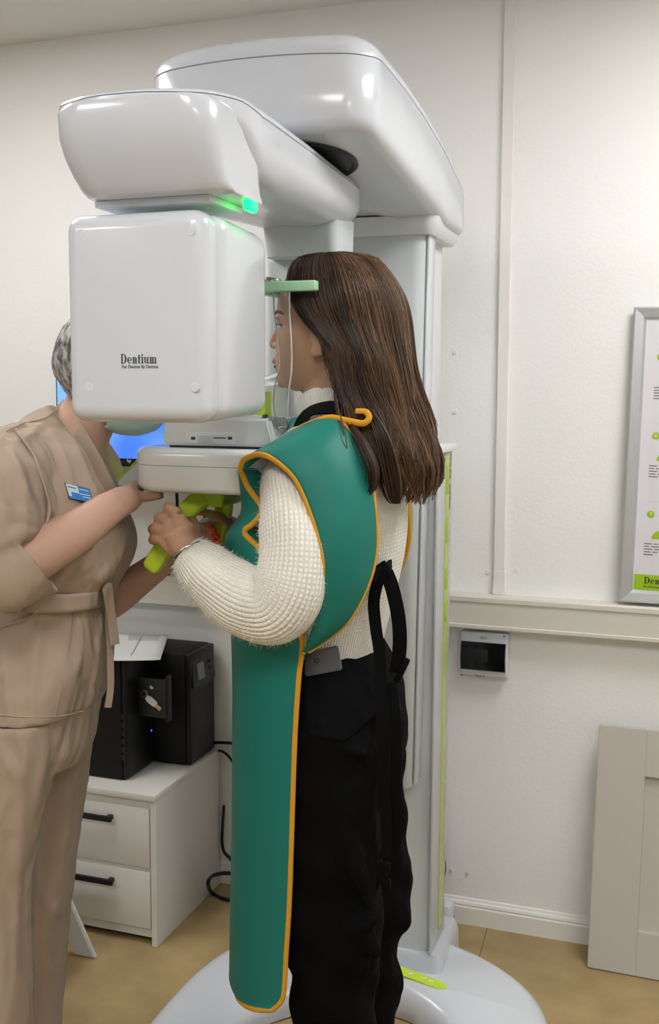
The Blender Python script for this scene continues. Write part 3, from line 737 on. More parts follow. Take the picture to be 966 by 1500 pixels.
for q in ((739, 932), (677, 988.5)): mk('screw', *disc_vf(at(*q, y=2.6625), (0, -1, 0), .0022, .0012, 12), M['black'], bb)
# socket behind the clear column panel
so = thing('wall_socket', 'grey wall socket box seen through the clear panel of the column', 'socket', (-.62, WALL_Y, .77))
box2('socket_box', (-.655, 2.65, .72), (-.60, WALL_Y, .80), M['greyw'], so, .004)
box2('socket_flap', (-.65, 2.644, .728), (-.605, 2.651, .775), M['dark'], so, .002)
# wine-red cable reel on the wall behind the column
rd = thing('cable_coil', 'dark red coil of cable behind the foot of the column', 'cable', (-.62, 2.64, .10))
pts = [(-.645+.052*math.cos(t), 2.645+.004*math.sin(t*3.1), .165+.078*math.sin(t)) for t in np.linspace(0, 6*PI, 120)]
tube('coil', pts, .007, M['wine'], rd, 8)
tube('tail', [(-.645+.052, 2.645, .165), (-.60, 2.64, .07), (-.61, 2.63, .008), (-.64, 2.62, .007)], .006, M['wine'], rd, 8)
# white fixing caps on the wall
for i, q in enumerate(((667, 516), (667.5, 603), (757, 835), (715, 838))):
    o = mk('wall_plug', *disc_vf(at(*q, y=WALL_Y)+Vector((0, 0, 0)), (0, -1, 0), .0058, .003, 16), M['trim'])
    tag(o, ['upper white fixing cap on the wall right of the column', 'lower white fixing cap on the wall right of the column', 'white fixing cap right of the foot of the conduit', 'white fixing cap left of the foot of the conduit'][i], 'fixing cap', 'fixing caps on the wall')
for i, q in enumerate(((661, 1275), (685, 1279))):
    o = mk('wall_anchor', *disc_vf(at(*q, y=WALL_Y), (0, -1, 0), .005, .004, 12), M['greyw'])
    tag(o, ['left small anchor in the wall above the skirting', 'right small anchor in the wall above the skirting'][i], 'anchor', 'anchors above the skirting')
# ------------------------------------------------------------------ poster frame standing on the trunking
pf = thing('poster_frame', 'aluminium snap frame with a printed instruction poster standing on the trunking', 'poster', (.15, 2.66, .905))
TL, BL = at(930, 450, y=2.682), at(908, 880, y=2.665); 
ux = Vector((1, 0, -.012)).normalized(); uzv = (TL-BL); uzv.normalize(); ln = -uzv.cross(ux).normalized()
if ln.y > 0: ln = -ln
PW, PH = .62, (TL-BL).length
def P(u, v, o=0): return BL+ux*u+uzv*v+ln*o
fw = .030
def fprof(A, B, inn):
    pr = [(0, 0), (0, .010), (.004, .014), (fw-.006, .011), (fw, .004), (fw, 0)]
    return loft([[A+(inn[0])*a+ln*b for a, b in pr], [B+(inn[1])*a+ln*b for a, b in pr]])
c = [P(0, 0), P(PW, 0), P(PW, PH), P(0, PH)]
dg = [(ux+uzv), (-ux+uzv), (-ux-uzv), (ux-uzv)]
for i, nm in enumerate(('rail', 'stile', 'rail', 'stile')):
    j = (i+1) % 4; mk('frame_'+nm, *fprof(c[i], c[j], (dg[i], dg[j])), M['alu'], pf, True, 30)
def sheet(name, u0, v0, u1, v1, o, mt, root, th=.0004):
    vs = [P(u0, v0, o), P(u1, v0, o), P(u1, v1, o), P(u0, v1, o), P(u0, v0, o-th), P(u1, v0, o-th), P(u1, v1, o-th), P(u0, v1, o-th)]
    return mk(name, vs, [(0, 1, 2, 3), (7, 6, 5, 4), (0, 4, 5, 1), (1, 5, 6, 2), (2, 6, 7, 3), (3, 7, 4, 0)], mt, root, False)
po = sheet('poster', fw-.004, fw-.004, PW-fw+.004, PH-fw+.004, .004, M['poster'], pf, .003)
sheet('green_band', fw+.002, fw+.002, PW-fw-.002, fw+.040, .0045, M['limeD'], po)
serif_word('Dentium', P(fw+.026, fw+.018, .0048), .017, M['inkblack'], 'band_word', po, ux, uzv, .0004)
text_obj('band_tagline', 'For Dentists By Dentists', .0075, P(fw+.024, fw+.0085, .0048), M['inkblack'], po, ux, uzv, .0002)
def pxuv(px, py):
    p = at(px, py, y=2.672); d = p-BL; return d.dot(ux), d.dot(uzv)
for (px, py, s) in ((968, 523, '1'), (961, 638.5, '4'), (954, 753, '7')):
    u, v = pxuv(px, py)
    for col, s2 in ((0, s), (1, chr(ord(s)+1)), (2, chr(ord(s)+2))):
        uu = u+col*.19
        cm = mk('number_disc', *disc_vf(P(uu, v, .0042), ln, .0088, .0006, 24), M['limeD'], po)
        text_obj('number', s2, .013, P(uu-.0037, v-.0046, .005), M['paper'], cm, ux, uzv, .0002)
        # green half-round picture under it and lines of print
        r = [P(uu+.004+.026*(1-math.cos(t)), v-.060+.022*math.sin(t), .0045) for t in np.linspace(0, PI, 16)]
        mk('green_shape', r+[p_-ln*.0004 for p_ in r], [tuple(range(16)), tuple(range(31, 15, -1))]+[(i, 16+i, 16+(i+1) % 16, (i+1) % 16) for i in range(16)], M['limeD'], po, False)
        for k in range(5):
            vv = v-.072-k*.0066; x0 = uu-.012
            for wd_ in ((.018, .011, .022), (.012, .024, .014), (.02, .02, .012), (.016, .012, .022), (.022, 0, 0))[k]:
                if wd_: sheet('print_line', x0, vv-.0015, x0+wd_, vv+.0011, .0045, M['print'], po)
                x0 += wd_+.004
    sheet('rule', u-.012, v+.030, PW-fw-.02, v+.0312, .0045, M['greyw'], po)
# ------------------------------------------------------------------ loose cabinet door leaning on the wall
ld = thing('cabinet_door', 'loose white framed cabinet door leaning against the wall at the right', 'door', (.05, 2.6, 0))
a, b = at(862, 1413, z=0), at(880, 1060, y=2.655)
b.x = a.x+.004
dz = (b-a).normalized(); DH = (b-a).length; dx = Vector((1, -.02, 0)).normalized(); dn = -dx.cross(dz).normalized()
if dn.y > 0: dn = -dn
DW = .40
def D(u, v, o=0): return a+dx*u+dz*v+dn*o
def dbox(name, u0, v0, u1, v1, o0, o1, bev, root):
    bm = bmesh.new(); vv = [bm.verts.new(D(u, v, o)) for u, v, o in ((u0, v0, o0), (u1, v0, o0), (u1, v1, o0), (u0, v1, o0), (u0, v0, o1), (u1, v0, o1), (u1, v1, o1), (u0, v1, o1))]
    for f in ((0, 1, 2, 3), (7, 6, 5, 4), (0, 4, 5, 1), (1, 5, 6, 2), (2, 6, 7, 3), (3, 7, 4, 0)): bm.faces.new([vv[i] for i in f])
    bmesh.ops.recalc_face_normals(bm, faces=bm.faces)
    if bev: bmesh.ops.bevel(bm, geom=list(bm.edges), offset=bev, segments=2, affect='EDGES')
    return fin(name, bm, M['door'], root)
fw2 = .115
dbox('stile', 0, .0, fw2, DH, 0, .018, .0015, ld); dbox('stile', DW-fw2, 0, DW, DH, 0, .018, .0015, ld)
dbox('rail', fw2, 0, DW-fw2, fw2*.95, 0, .018, .0015, ld); dbox('rail', fw2, DH-fw2, DW-fw2, DH, 0, .018, .0015, ld)
dbox('panel', fw2-.005, fw2*.9, DW-fw2+.005, DH-fw2+.005, .001, .005, 0, ld)

# ------------------------------------------------------------------ people: shared tools
from mathutils.bvhtree import BVHTree
M['skin'] = mat('skin', (182, 142, 116), .5, spec=.3, sub=.06)
M['skinN'] = mat('skin_pale', (198, 160, 140), .5, spec=.3, sub=.06)
for k in ('skin', 'skinN'): noise_bump(M[k], 260, .08, .0006)
M['nail'] = mat('orange_nail_polish', (240, 70, 38), .2, coat=.5)
M['lip'] = mat('lips', (158, 98, 88), .4)
M['lash'] = mat('eyelash_black', (22, 17, 15), .6)
M['eye'] = mat('eye_white', (225, 222, 216), .15)
M['brow'] = mat('eyebrow_brown', (62, 44, 34), .7)
def knit(name, col):
    mt = mat(name, col, .9, spec=.1, sheen=.3); n, l, b = nodes(mt)
    uv = n.new('ShaderNodeUVMap'); sp = n.new('ShaderNodeSeparateXYZ'); l.new(uv.outputs[0], sp.inputs[0])
    def mth(op, a, b_=None):
        q = n.new('ShaderNodeMath'); q.operation = op
        for i, v in enumerate((a, b_)):
            if v is None: continue
            if isinstance(v, (int, float)): q.inputs[i].default_value = v
            else: l.new(v, q.inputs[i])
        return q.outputs[0]
    s = mth('ABSOLUTE', mth('SINE', mth('MULTIPLY', sp.outputs[0], PI)))
    ph = mth('ADD', mth('MULTIPLY', sp.outputs[1], 2*PI), mth('MULTIPLY', s, 1.6))
    v = mth('ADD', mth('MULTIPLY', mth('SINE', ph), .5), .5)
    h = mth('ADD', mth('MULTIPLY', mth('POWER', s, .6), .7), mth('MULTIPLY', mth('MULTIPLY', v, s), .4))
    nz = n.new('ShaderNodeTexNoise'); nz.inputs['Scale'].default_value = 400; nz.inputs['Detail'].default_value = 3
    tc = n.new('ShaderNodeTexCoord'); l.new(tc.outputs['Object'], nz.inputs['Vector'])
    h = mth('ADD', h, mth('MULTIPLY', nz.outputs['Fac'], .35))
    bp = n.new('ShaderNodeBump'); bp.inputs['Strength'].default_value = .75; bp.inputs['Distance'].default_value = .0035
    l.new(h, bp.inputs['Height']); l.new(bp.outputs[0], b.inputs['Normal'])
    return mt
M['knit'] = knit('cream_knit', (238, 234, 222))
M['vinyl'] = noise_bump(mat('green_vinyl', (24, 116, 104), .5, spec=.35), 420, .10, .0005)
M['bind'] = noise_bump(mat('yellow_binding', (212, 154, 40), .75, spec=.2), 900, .3, .0005)
M['web'] = noise_bump(mat('black_webbing', (12, 12, 13), .85, spec=.1), 700, .3, .0005)
M['denim'] = noise_bump(mat('black_trouser_cloth', (12, 12, 13), .9, spec=.08), 900, .2, .0006)
M['scrub'] = noise_bump(mat('taupe_scrub_cloth', (172, 153, 135), .85, spec=.15, sheen=.1), 700, .2, .0005)
def add_folds(mt, scale, dist, stretch, rot=(0, 0, 0)):
    n, l, b = nodes(mt); old = b.inputs['Normal'].links[0].from_node
    tc = n.new('ShaderNodeTexCoord'); mp = n.new('ShaderNodeMapping'); mp.inputs['Scale'].default_value = stretch; mp.inputs['Rotation'].default_value = rot
    t = n.new('ShaderNodeTexNoise'); t.inputs['Scale'].default_value = scale; t.inputs['Detail'].default_value = 2; t.inputs['Distortion'].default_value = .6
    bp = n.new('ShaderNodeBump'); bp.inputs['Strength'].default_value = 1; bp.inputs['Distance'].default_value = dist
    l.new(tc.outputs['Object'], mp.inputs[0]); l.new(mp.outputs[0], t.inputs['Vector']); l.new(t.outputs['Fac'], bp.inputs['Height']); l.new(bp.outputs[0], old.inputs['Normal'])
add_folds(M['scrub'], 7, .035, (1.6, 1.6, .55), (0, .35, 0))
add_folds(M['denim'], 6, .03, (1.3, 1.3, .7), (0, .5, 0))
M['net'] = noise_bump(noise_col(mat('hairnet', (150, 150, 150), .5), 90, (88, 86, 84), (196, 196, 196), 5, .4, .62, (1, 1, .5)), 120, .8, .004)
M['mask'] = noise_bump(mat('surgical_mask', (176, 208, 204), .85), 60, .15, .002, stretch=(.3, .3, 3))
M['shoe'] = mat('black_shoe', (20, 20, 20), .5)
M['shoeW'] = mat('white_clog', (225, 225, 222), .45)
# hair: colour varies from strand to strand
hm = mat('brown_hair', (70, 48, 34), .38, spec=.35); n_, l_, b_ = nodes(hm)
uvn = n_.new('ShaderNodeUVMap'); sp = n_.new('ShaderNodeSeparateXYZ'); rp = n_.new('ShaderNodeValToRGB')
rp.color_ramp.elements[0].color = (.016, .008, .005, 1); rp.color_ramp.elements[1].color = (.21, .115, .058, 1)
e_ = rp.color_ramp.elements.new(.5); e_.color = (.062, .032, .017, 1)
l_.new(uvn.outputs[0], sp.inputs[0]); l_.new(sp.outputs[0], rp.inputs[0]); l_.new(rp.outputs[0], b_.inputs['Base Color'])
M['hair'] = hm

def mk_uv(name, parts, mt, root, sharp=180, extra=None):
    """parts: list of (rings, nu, nv) closed lofts; UV counts stitches"""
    V, F, UV = [], [], []
    for rings, nu, nv in parts:
        b = len(V); n = len(rings[0]); m_ = len(rings)
        V += [Vector(p) for r in rings for p in r]
        for i in range(m_-1):
            for j in range(n):
                k = (j+1) % n
                F.append((b+i*n+j, b+i*n+k, b+(i+1)*n+k, b+(i+1)*n+j))
                UV.append(((j*nu/n, i*nv/(m_-1)), ((j+1)*nu/n, i*nv/(m_-1)), ((j+1)*nu/n, (i+1)*nv/(m_-1)), (j*nu/n, (i+1)*nv/(m_-1))))
    if extra:
        for vs, fs, uv in extra:
            b = len(V); V += vs; F += [tuple(i+b for i in f) for f in fs]; UV += uv
    me = bpy.data.meshes.new(name); me.from_pydata([tuple(v) for v in V], [], F); me.update()
    ul = me.uv_layers.new(name='UVMap')
    k = 0
    for p, uv in zip(me.polygons, UV):
        for q in range(len(p.vertices)): ul.data[k].uv = uv[q]; k += 1
    bm = bmesh.new(); bm.from_mesh(me); bmesh.ops.recalc_face_normals(bm, faces=bm.faces); bm.to_mesh(me); bm.free()
    return obj(name, me, mt, root, True, sharp)
def chain_rings(rows, n, ns=24, flat=1.0, wr=None):
    """rows of (Vector, radius); smooth tube rings"""
    sm = smooth_path([tuple(p)+(r,) for p, r in rows], n); rings = []; prev = None
    for i in range(n):
        t = Vector((sm[min(i+1, n-1)]-sm[max(i-1, 0)])[:3]).normalized()
        u = Vector((0, -1, 0)) if prev is None else prev
        u = (u-t*u.dot(t)).normalized(); prev = u; v = t.cross(u); r = sm[i][3]; ring = []
        for j in range(ns):
            a = 2*PI*j/ns; k = r*(1+(wr(i/(n-1), a) if wr else 0))
            ring.append(Vector(sm[i][:3])+(u*math.cos(a)*flat+v*math.sin(a))*k)
        rings.append(ring)
    return rings
def limb(rows, n=None, ns=16):
    return loft(chain_rings(rows, n or 4*len(rows), ns))
def bvh_of(*objs):
    vs, fs = [], []
    for o in objs:
        b = len(vs); me = o.data; mw = o.matrix_world
        vs += [mw @ v.co for v in me.vertices]; fs += [tuple(i+b for i in p.vertices) for p in me.polygons]
    return BVHTree.FromPolygons(vs, fs)
def hit(bv, px, py):
    v = (FWD + RIGHT*((px-483)/FPX) - UP*((py-750)/FPX)).normalized()
    p, nrm, i, d = bv.ray_cast(EYE, v)
    if p is None: return None, None
    if nrm.dot(v) > 0: nrm = -nrm
    return p, nrm
def ell(c, ax, ay, n=40, pw=2.0, up=None):
    """superellipse ring round c with half axes ax, ay (vectors)"""
    out = []
    for j in range(n):
        a = 2*PI*j/n; ca, sa = math.cos(a), math.sin(a); e = 2/pw
        out.append(Vector(c)+Vector(ax)*(math.copysign(abs(ca)**e, ca))+Vector(ay)*(math.copysign(abs(sa)**e, sa)))
    return out
def resmooth(rows, n): return smooth_path(rows, n)
bpy.context.view_layer.update()

# ------------------------------------------------------------------ the patient (faces along -X)
YP = 1.80
PT = thing('person', 'person with long brown hair wearing a green x-ray apron over a cream sweater', 'person', (-.62, YP, 0))
def hp(px, py, dy=0):                      # a point given on the body's middle plane, moved sideways
    p = at(px, py, y=YP); return Vector((p.x, YP+dy, p.z))
# --- skin
rows = [(382, 452, 528, .040), (392, 434, 550, .056), (408, 421, 566, .068), (430, 413, 575, .0755), (450, 409.5, 578, .0775), (465, 408, 578, .0765), (478, 411, 576, .074), (492, 409, 572, .072),
        (508, 408, 562, .069), (522, 407, 550, .064), (534, 406.5, 538, .059), (547, 409.5, 528, .053), (559, 413, 520, .046), (567, 419, 514, .038), (573, 432, 508, .026)]
sm = smooth_path(rows, 44); rings = []
for r in sm:
    f, b = hp(r[1], r[0]), hp(r[2], r[0]); c = (f+b)/2; a = (b.x-f.x)/2; ring = []
    for j in range(48):
        t = 2*PI*j/48; ct, st = math.cos(t), math.sin(t)
        fx = -abs(ct)**.92 if ct < 0 else abs(ct)**.95
        ring.append(Vector((c.x+a*fx, YP+r[3]*math.copysign(abs(st)**.92, st)*(1+.10*ct), c.z)))
    rings.append(ring)
head = [loft(rings)]
def pb(px, py, dy, r, rot=None): head.append(ball_vf(hp(px, py, dy), r, 14, 10, rot))
for t in np.linspace(0, 1, 7):                                             # nose
    head.append(ball_vf(hp(lerp(413, 400.5, t**1.1), lerp(474, 503, t)), (.0078, lerp(.0065, .0082, t), .008), 12, 8))
pb(402.5, 506, 0, (.0095, .0095, .0068))
for s in (-1, 1): pb(409, 507.5, s*.0105, (.009, .0055, .006)); pb(419.5, 467, s*.026, (.010, .020, .006))
pb(407, 527, 0, (.007, .020, .007)); pb(410, 542, 0, (.0075, .016, .005)); pb(416, 558, 0, (.012, .018, .013))
for s in (-1, 1):                                                          # ears
    ro = Euler((0, -.25, s*.35)).to_matrix()
    ep, el = at(466, 498, y=YP-.077), at(463, 514, y=YP-.076); ep.y = YP+s*.077; el.y = YP+s*.076
    head.append(ball_vf(ep, (.015, .007, .029), 14, 10, ro)); head.append(ball_vf(el, (.0095, .006, .012), 12, 8))
body = head
body.append(limb([(hp(493, 535), .054), (hp(486, 565), .052), (hp(488, 600), .055), (hp(495, 640), .07)]))
body.append(loft([ell(hp((f+b)/2, r), Vector(((hp(b, r).x-hp(f, r).x)/2, 0, 0)), Vector((0, w_, 0)), 24) for r, f, b, w_ in ((615, 462, 530, .05), (650, 430, 550, .13), (700, 415, 565, .15), (800, 400, 560, .14), (900, 395, 545, .125), (1000, 395, 560, .14), (1075, 400, 570, .14))]))
# arms
W3 = lambda px, py, y: at(px, py, y=y)
LW = W3(276, 806, 1.60); RW = W3(352, 782, 1.885)
body.append(limb([(W3(440, 690, 1.68), .040), (W3(432, 790, 1.605), .040), (W3(425, 880, 1.575), .036), (W3(345, 862, 1.585), .034), (W3(300, 828, 1.597), .024), (LW, .023)], 26))
body.append(limb([(W3(470, 690, 1.93), .040), (W3(480, 790, 1.985), .040), (W3(465, 870, 1.99), .036), (W3(410, 830, 1.94), .032), (RW, .025)], 22))
for s in (-1, 1): body.append(limb([(hp(480, 1040, s*.09), .075), (hp(478, 1180, s*.09), .07), (hp(490, 1330, s*.09), .05), (hp(500, 1420, s*.09), .048), (Vector((hp(500, 1420).x+.01, YP+s*.09, .10)), .036), (Vector((hp(500, 1420).x+.01, YP+s*.09, .05)), .034)], 26))
# left hand, its back to the viewer, closed round the near lime grip
def H(px, py, y): return at(px, py, y=y)
hand = []
hand.append(limb([(LW, .026), (H(268, 795, 1.602), .026), (H(262, 780, 1.605), .026)], 8))
for a, b, r0, r1 in (((276, 800), (261, 757), .019, .0125), ((270, 803), (250, 766), .019, .0130), ((264, 806), (243, 779), .018, .0125), ((262, 806), (240, 791), .017, .0115)):
    hand.append(limb([(H(a[0], a[1], 1.605), r0), (H((a[0]+b[0])/2, (a[1]+b[1])/2, 1.606), (r0+r1)/2+.002), (H(b[0], b[1], 1.612), r1)], 9, 12))
hand.append(ball_vf(H(257, 785, 1.607), (.026, .0165, .030), 18, 12)); hand.append(ball_vf(H(264, 793, 1.604), (.024, .017, .024), 18, 12))
hand.append(limb([(H(280, 782, 1.612), .017), (H(270, 775, 1.612), .017)], 5, 12))
for (k, b1, b2, r) in (((259, 755), (247, 744), (256, 747), .0100), ((248, 764), (233, 759), (243, 763), .0098), ((241, 777), (224, 775), (235, 779), .0095), ((238, 790), (224, 791), (234, 795), .0086)):
    hand.append(limb([(H(*k, 1.612), r*1.18), (H((k[0]+b1[0])/2-1, (k[1]+b1[1])/2-1, 1.616), r*1.1), (H(*b1, 1.636), r), (H(b1[0]+3, b1[1]+1, 1.664), r*.95), (H(b2[0]+4, b2[1]+3, 1.688), r*.88), (H(b2[0]+18, b2[1]+8, 1.690), r*.75)], 20, 12))
hand.append(limb([(H(281, 790, 1.615), .015), (H(285, 775, 1.645), .0125), (H(277, 760, 1.685), .0105), (H(262, 752, 1.70), .009), (H(250, 752, 1.703), .007)], 16, 12))
# right hand, palm side to the viewer, closed round the far grip
hand.append(limb([(RW, .025), (H(342, 776, 1.86), .024), (H(334, 770, 1.85), .022)], 8))
for a, b in (((343, 768), (318, 766)), ((345, 776), (318, 776)), ((345, 784), (318, 785))):
    hand.append(limb([(H(*a, 1.868), .016), (H((a[0]+b[0])/2, (a[1]+b[1])/2, 1.862), .015), (H(*b, 1.852), .012)], 8, 12))
tips = []
for (k, b1, b2, tp, r) in (((318, 766), (298, 766), (298, 768), (312, 773), .0088), ((317, 775), (297, 776), (299, 779), (317, 784), .0088), ((317, 783), (298, 785), (302, 788), (318, 792), .0084), ((317, 790), (302, 793), (304, 796), (314, 799), .0076)):
    pts = [(H(*k, 1.852), r*1.15), (H((k[0]+b1[0])/2, b1[1]-1, 1.848), r*1.08), (H(*b1, 1.826), r), (H(*b2, 1.802), r*.95), (H((b2[0]+tp[0])/2, (b2[1]+tp[1])/2-1, 1.784), r*.9), (H(*tp, 1.784), r*.75)]
    hand.append(limb(pts, 20, 12)); tips.append((pts[-2][0], pts[-1][0], r))
tp = [(H(341, 768, 1.85), .015), (H(330, 762, 1.80), .0115), (H(316, 756, 1.776), .0098), (H(303, 752, 1.772), .0088), (H(295, 751, 1.772), .0065)]
hand.append(limb(tp, 16, 12)); tips.append((tp[-2][0], tp[-1][0], .0085))
bodyo = remesh('body', body+hand, .0028, M['skin'], PT, 4, .5)
# fingernails
for p0, p1, r in tips:
    d = (p1-p0).normalized(); c = p1-d*.001+Vector((0, -1, 0))*r*.55
    ro = d.to_track_quat('X', 'Z').to_matrix()
    nl = mk('fingernail', *ball_vf(c+d*.002, (.0105, r*.68, r*.55), 12, 8, ro), M['nail'], PT, True, 180); nl['label'] = 'orange-red varnished fingernail'
# face details
HSM = smooth_path([(382, 452, 528, .040), (392, 434, 550, .056), (408, 421, 566, .068), (430, 413, 575, .0755), (450, 409.5, 578, .0775), (465, 408, 578, .0765), (478, 411, 576, .074), (492, 409, 572, .072), (508, 408, 562, .069)], 60)
def face_pt(py, dy):
    f, b, w_ = (float(np.interp(py, HSM[:, 0], HSM[:, q])) for q in (1, 2, 3)); fx_, bx_ = hp(f, py), hp(b, py)
    st = min(.99, abs(dy)/(w_*.93))**(1/.92); ct = math.sqrt(1-st*st)
    return Vector(((fx_.x+bx_.x)/2-(bx_.x-fx_.x)/2*ct**.92, YP+dy, fx_.z))
mk('lips', *join_vf([ball_vf(hp(405.5, 530), (.0055, .017, .0038), 14, 8), ball_vf(hp(407, 537), (.0055, .015, .0042), 14, 8)]), M['lip'], PT, True, 180)
for s in (-1, 1):
    mk('eye', *ball_vf(face_pt(479.5, s*.031)+Vector((.0078, 0, 0)), (.0095, .011, .0065), 14, 10), M['eye'], PT, True, 180)
    pts = [face_pt(478, s*.020)+Vector((-.001, 0, 0)), face_pt(476.5, s*.028)+Vector((-.0045, 0, 0)), face_pt(477, s*.036)+Vector((-.004, 0, 0)), face_pt(478.5, s*.045)+Vector((-.001, 0, 0))]
    tube('eyelashes', pts, .0017, M['lash'], PT, 6)
    pts = [face_pt(464, s*.013), face_pt(460, s*.026), face_pt(459, s*.042), face_pt(464, s*.054)]
    tube('eyebrow', smooth_path(pts, 10), [.002, .003, .0032, .0032, .003, .003, .0028, .0024, .002, .001], M['brow'], PT, 6)
# --- sweater
rows = [(603, 458, 520, .062), (618, 445, 540, .085), (632, 428, 556, .125), (650, 412, 570, .160), (690, 398, 583, .185), (740, 387, 589, .186), (800, 377, 587, .172), (860, 374, 575, .160), (915, 376, 560, .156), (943, 382, 553, .152)]
sm = smooth_path(rows, 40)
tr = [ell((hp(r[1], r[0])+hp(r[2], r[0]))/2, Vector(((hp(r[2], r[0]).x-hp(r[1], r[0]).x)/2, 0, 0)), Vector((0, r[3], 0)), 64, 2.25) for r in sm]
def wrinkle(t, a): return .035*math.sin(t*34+1.3*math.sin(a*2))*max(0, math.sin(t*PI))**.5*(.5+.5*math.sin(a+.6))+.03*math.sin(3*a+8*t)
slv = [(W3(447, 668, 1.70), .040), (W3(424, 705, 1.645), .049), (W3(430, 755, 1.61), .055), (W3(432, 810, 1.585), .0575), (W3(426, 858, 1.575), .0615), (W3(404, 889, 1.573), .0605), (W3(366, 882, 1.58), .0585), (W3(327, 858, 1.588), .0555), (W3(300, 834, 1.596), .0470), (W3(283, 818, 1.60), .038), (W3(274, 810, 1.60), .0315)]
sl = chain_rings(slv, 90, 48, 1.0, wrinkle)
slr = chain_rings([(W3(485, 668, 1.90), .04), (W3(476, 705, 1.95), .05), (W3(482, 790, 1.985), .055), (W3(468, 868, 1.99), .058), (W3(420, 845, 1.95), .05), (W3(372, 800, 1.90), .036), (W3(357, 786, 1.888), .029)], 60, 36, 1.0, wrinkle)
col = []
for t in np.linspace(0, 1, 12):
    c = hp(lerp(478, 487, t), lerp(566, 608, t)); a = lerp(.049, .062, t)+.004*math.sin(t*PI)
    col.append([p+Vector((0, 0, (p.x-c.x)*lerp(.42, .1, t))) for p in ell(c, Vector((a*.98, 0, 0)), Vector((0, a, 0)), 48)])
def fuzz(rings, cnt, ln, out):
    n = len(rings[0]); vs, fs, uv = [], [], []
    for q in range(cnt):
        i = rng.integers(1, len(rings)-1); j = rng.integers(0, n); c = sum(rings[i], Vector())/n
        p = lerp(rings[i][j], rings[i][(j+1) % n], rng.random()); p = lerp(p, rings[i-1][j], rng.random()*.9)
        nn = (p-c).normalized(); d = (nn*.8+Vector(rng.normal(size=3))*.55).normalized(); l_ = ln*(.5+rng.random())
        s = d.cross(Vector(rng.normal(size=3))).normalized()*.00022; b = len(vs)
        mid = p+d*l_*.5+Vector((0, 0, -.0006))
        vs += [p-s, p+s, mid+s*.8, mid-s*.8, p+d*l_+Vector((0, 0, -.002))]; fs += [(b, b+1, b+2, b+3), (b+3, b+2, b+4)]
        uv += [((0.5, 0),)*4, ((0.5, 0),)*3]
    out.append((vs, fs, uv))
ex = []; fuzz(sl, 5200, .008, ex); fuzz(slr, 500, .007, ex)
sw = mk_uv('sweater', [(tr, 150, 100), (sl, 44, 92), (slr, 44, 84), (col, 90, 16)], M['knit'], PT, 180, ex)
# cuffs
# bracelet on the left wrist
wa, wb = W3(276, 806, 1.60), W3(262, 780, 1.605); ax = (wa-wb).normalized(); c = lerp(wa, wb, -.05); u = ax.cross(Vector((0, 1, 0))).normalized(); v = ax.cross(u)
br = mk('bracelet', *tube_vf([c+(u*math.cos(t)*.030+v*math.sin(t)*.030) for t in np.linspace(0, 2*PI, 36)], .0022, 8), M['steel'], PT, True, 180)
mk('bead', *ball_vf(c+u*.020-v*.023, .0048), M['paper'], br, True, 180)
# --- trousers
tv = []
rows = [(925, 386, 552, .152), (945, 384, 553, .156), (990, 378, 579, .172), (1050, 374, 590, .182), (1090, 378, 588, .178), (1120, 392, 578, .15)]
sm = smooth_path(rows, 22)
tv.append(loft([ell((hp(r[1], r[0])+hp(r[2], r[0]))/2, Vector(((hp(r[2], r[0]).x-hp(r[1], r[0]).x)/2, 0, 0)), Vector((0, r[3], 0)), 48, 2.3) for r in sm]))
def leg(dy, rows, hw):
    rr = []
    for (py, f, b, w_) in smooth_path(rows, 46):
        F_, B_ = at(f, py, y=YP+dy), at(b, py, y=YP+dy); c = (F_+B_)/2; c.y = YP+dy
        a = (B_.x-F_.x)/2*.97
        k = 1+.0
        rr.append([Vector(p)+Vector((.004*math.sin(9*p.z*6+2*i_/7), .004*math.sin(50*p.z+i_*.4), 0)) for i_, p in enumerate(ell(c, Vector((a, 0, 0)), Vector((0, w_, 0)), 36, 2.2))])
    tv.append(loft(rr))
leg(-.088, [(1030, 395, 562, .085), (1100, 388, 566, .092), (1200, 392, 560, .094), (1290, 402, 558, .092), (1345, 408, 560, .092), (1385, 418, 560, .090), (1412, 428, 553, .084), (1450, 430, 550, .082), (1500, 434, 549, .084), (1580, 440, 545, .085), (1660, 446, 540, .08), (1745, 450, 535, .072)], 0)
leg(.088, [(1030, 420, 585, .085), (1100, 428, 592, .092), (1200, 440, 596, .094), (1290, 452, 602, .094), (1338, 458, 604, .093), (1365, 464, 586, .088), (1400, 468, 584, .082), (1425, 470, 590, .082), (1460, 474, 584, .080), (1500, 478, 578, .08), (1580, 480, 575, .08), (1640, 482, 570, .072)], 0)
def sidefold(px0, py0, px1, py1, r, y0, y1):
    tv.append(limb([(at(px0, py0, y=y0), r*.5), (at((px0+px1)/2, (py0+py1)/2, y=(y0+y1)/2), r), (at(px1, py1, y=y1), r*.5)], 10, 10))
sidefold(470, 1130, 545, 1330, .022, 1.645, 1.64); sidefold(455, 1080, 535, 1105, .016, 1.645, 1.645); sidefold(450, 1380, 552, 1345, .018, 1.64, 1.65)
sidefold(520, 1340, 553, 1400, .016, 1.66, 1.65); sidefold(440, 1330, 500, 1400, .014, 1.635, 1.635); sidefold(440, 1430, 540, 1415, .012, 1.64, 1.65)
tro = remesh('trousers', tv, .006, M['denim'], PT, 5, .5)
tx_ = bpy.data.textures.new('cloth_folds', 'CLOUDS'); tx_.noise_scale = .10
md = tro.modifiers.new('folds', 'DISPLACE'); md.texture = tx_; md.strength = .016; md.mid_level = .5; md.texture_coords = 'GLOBAL'
bpy.context.view_layer.update()
bt = bvh_of(tro)
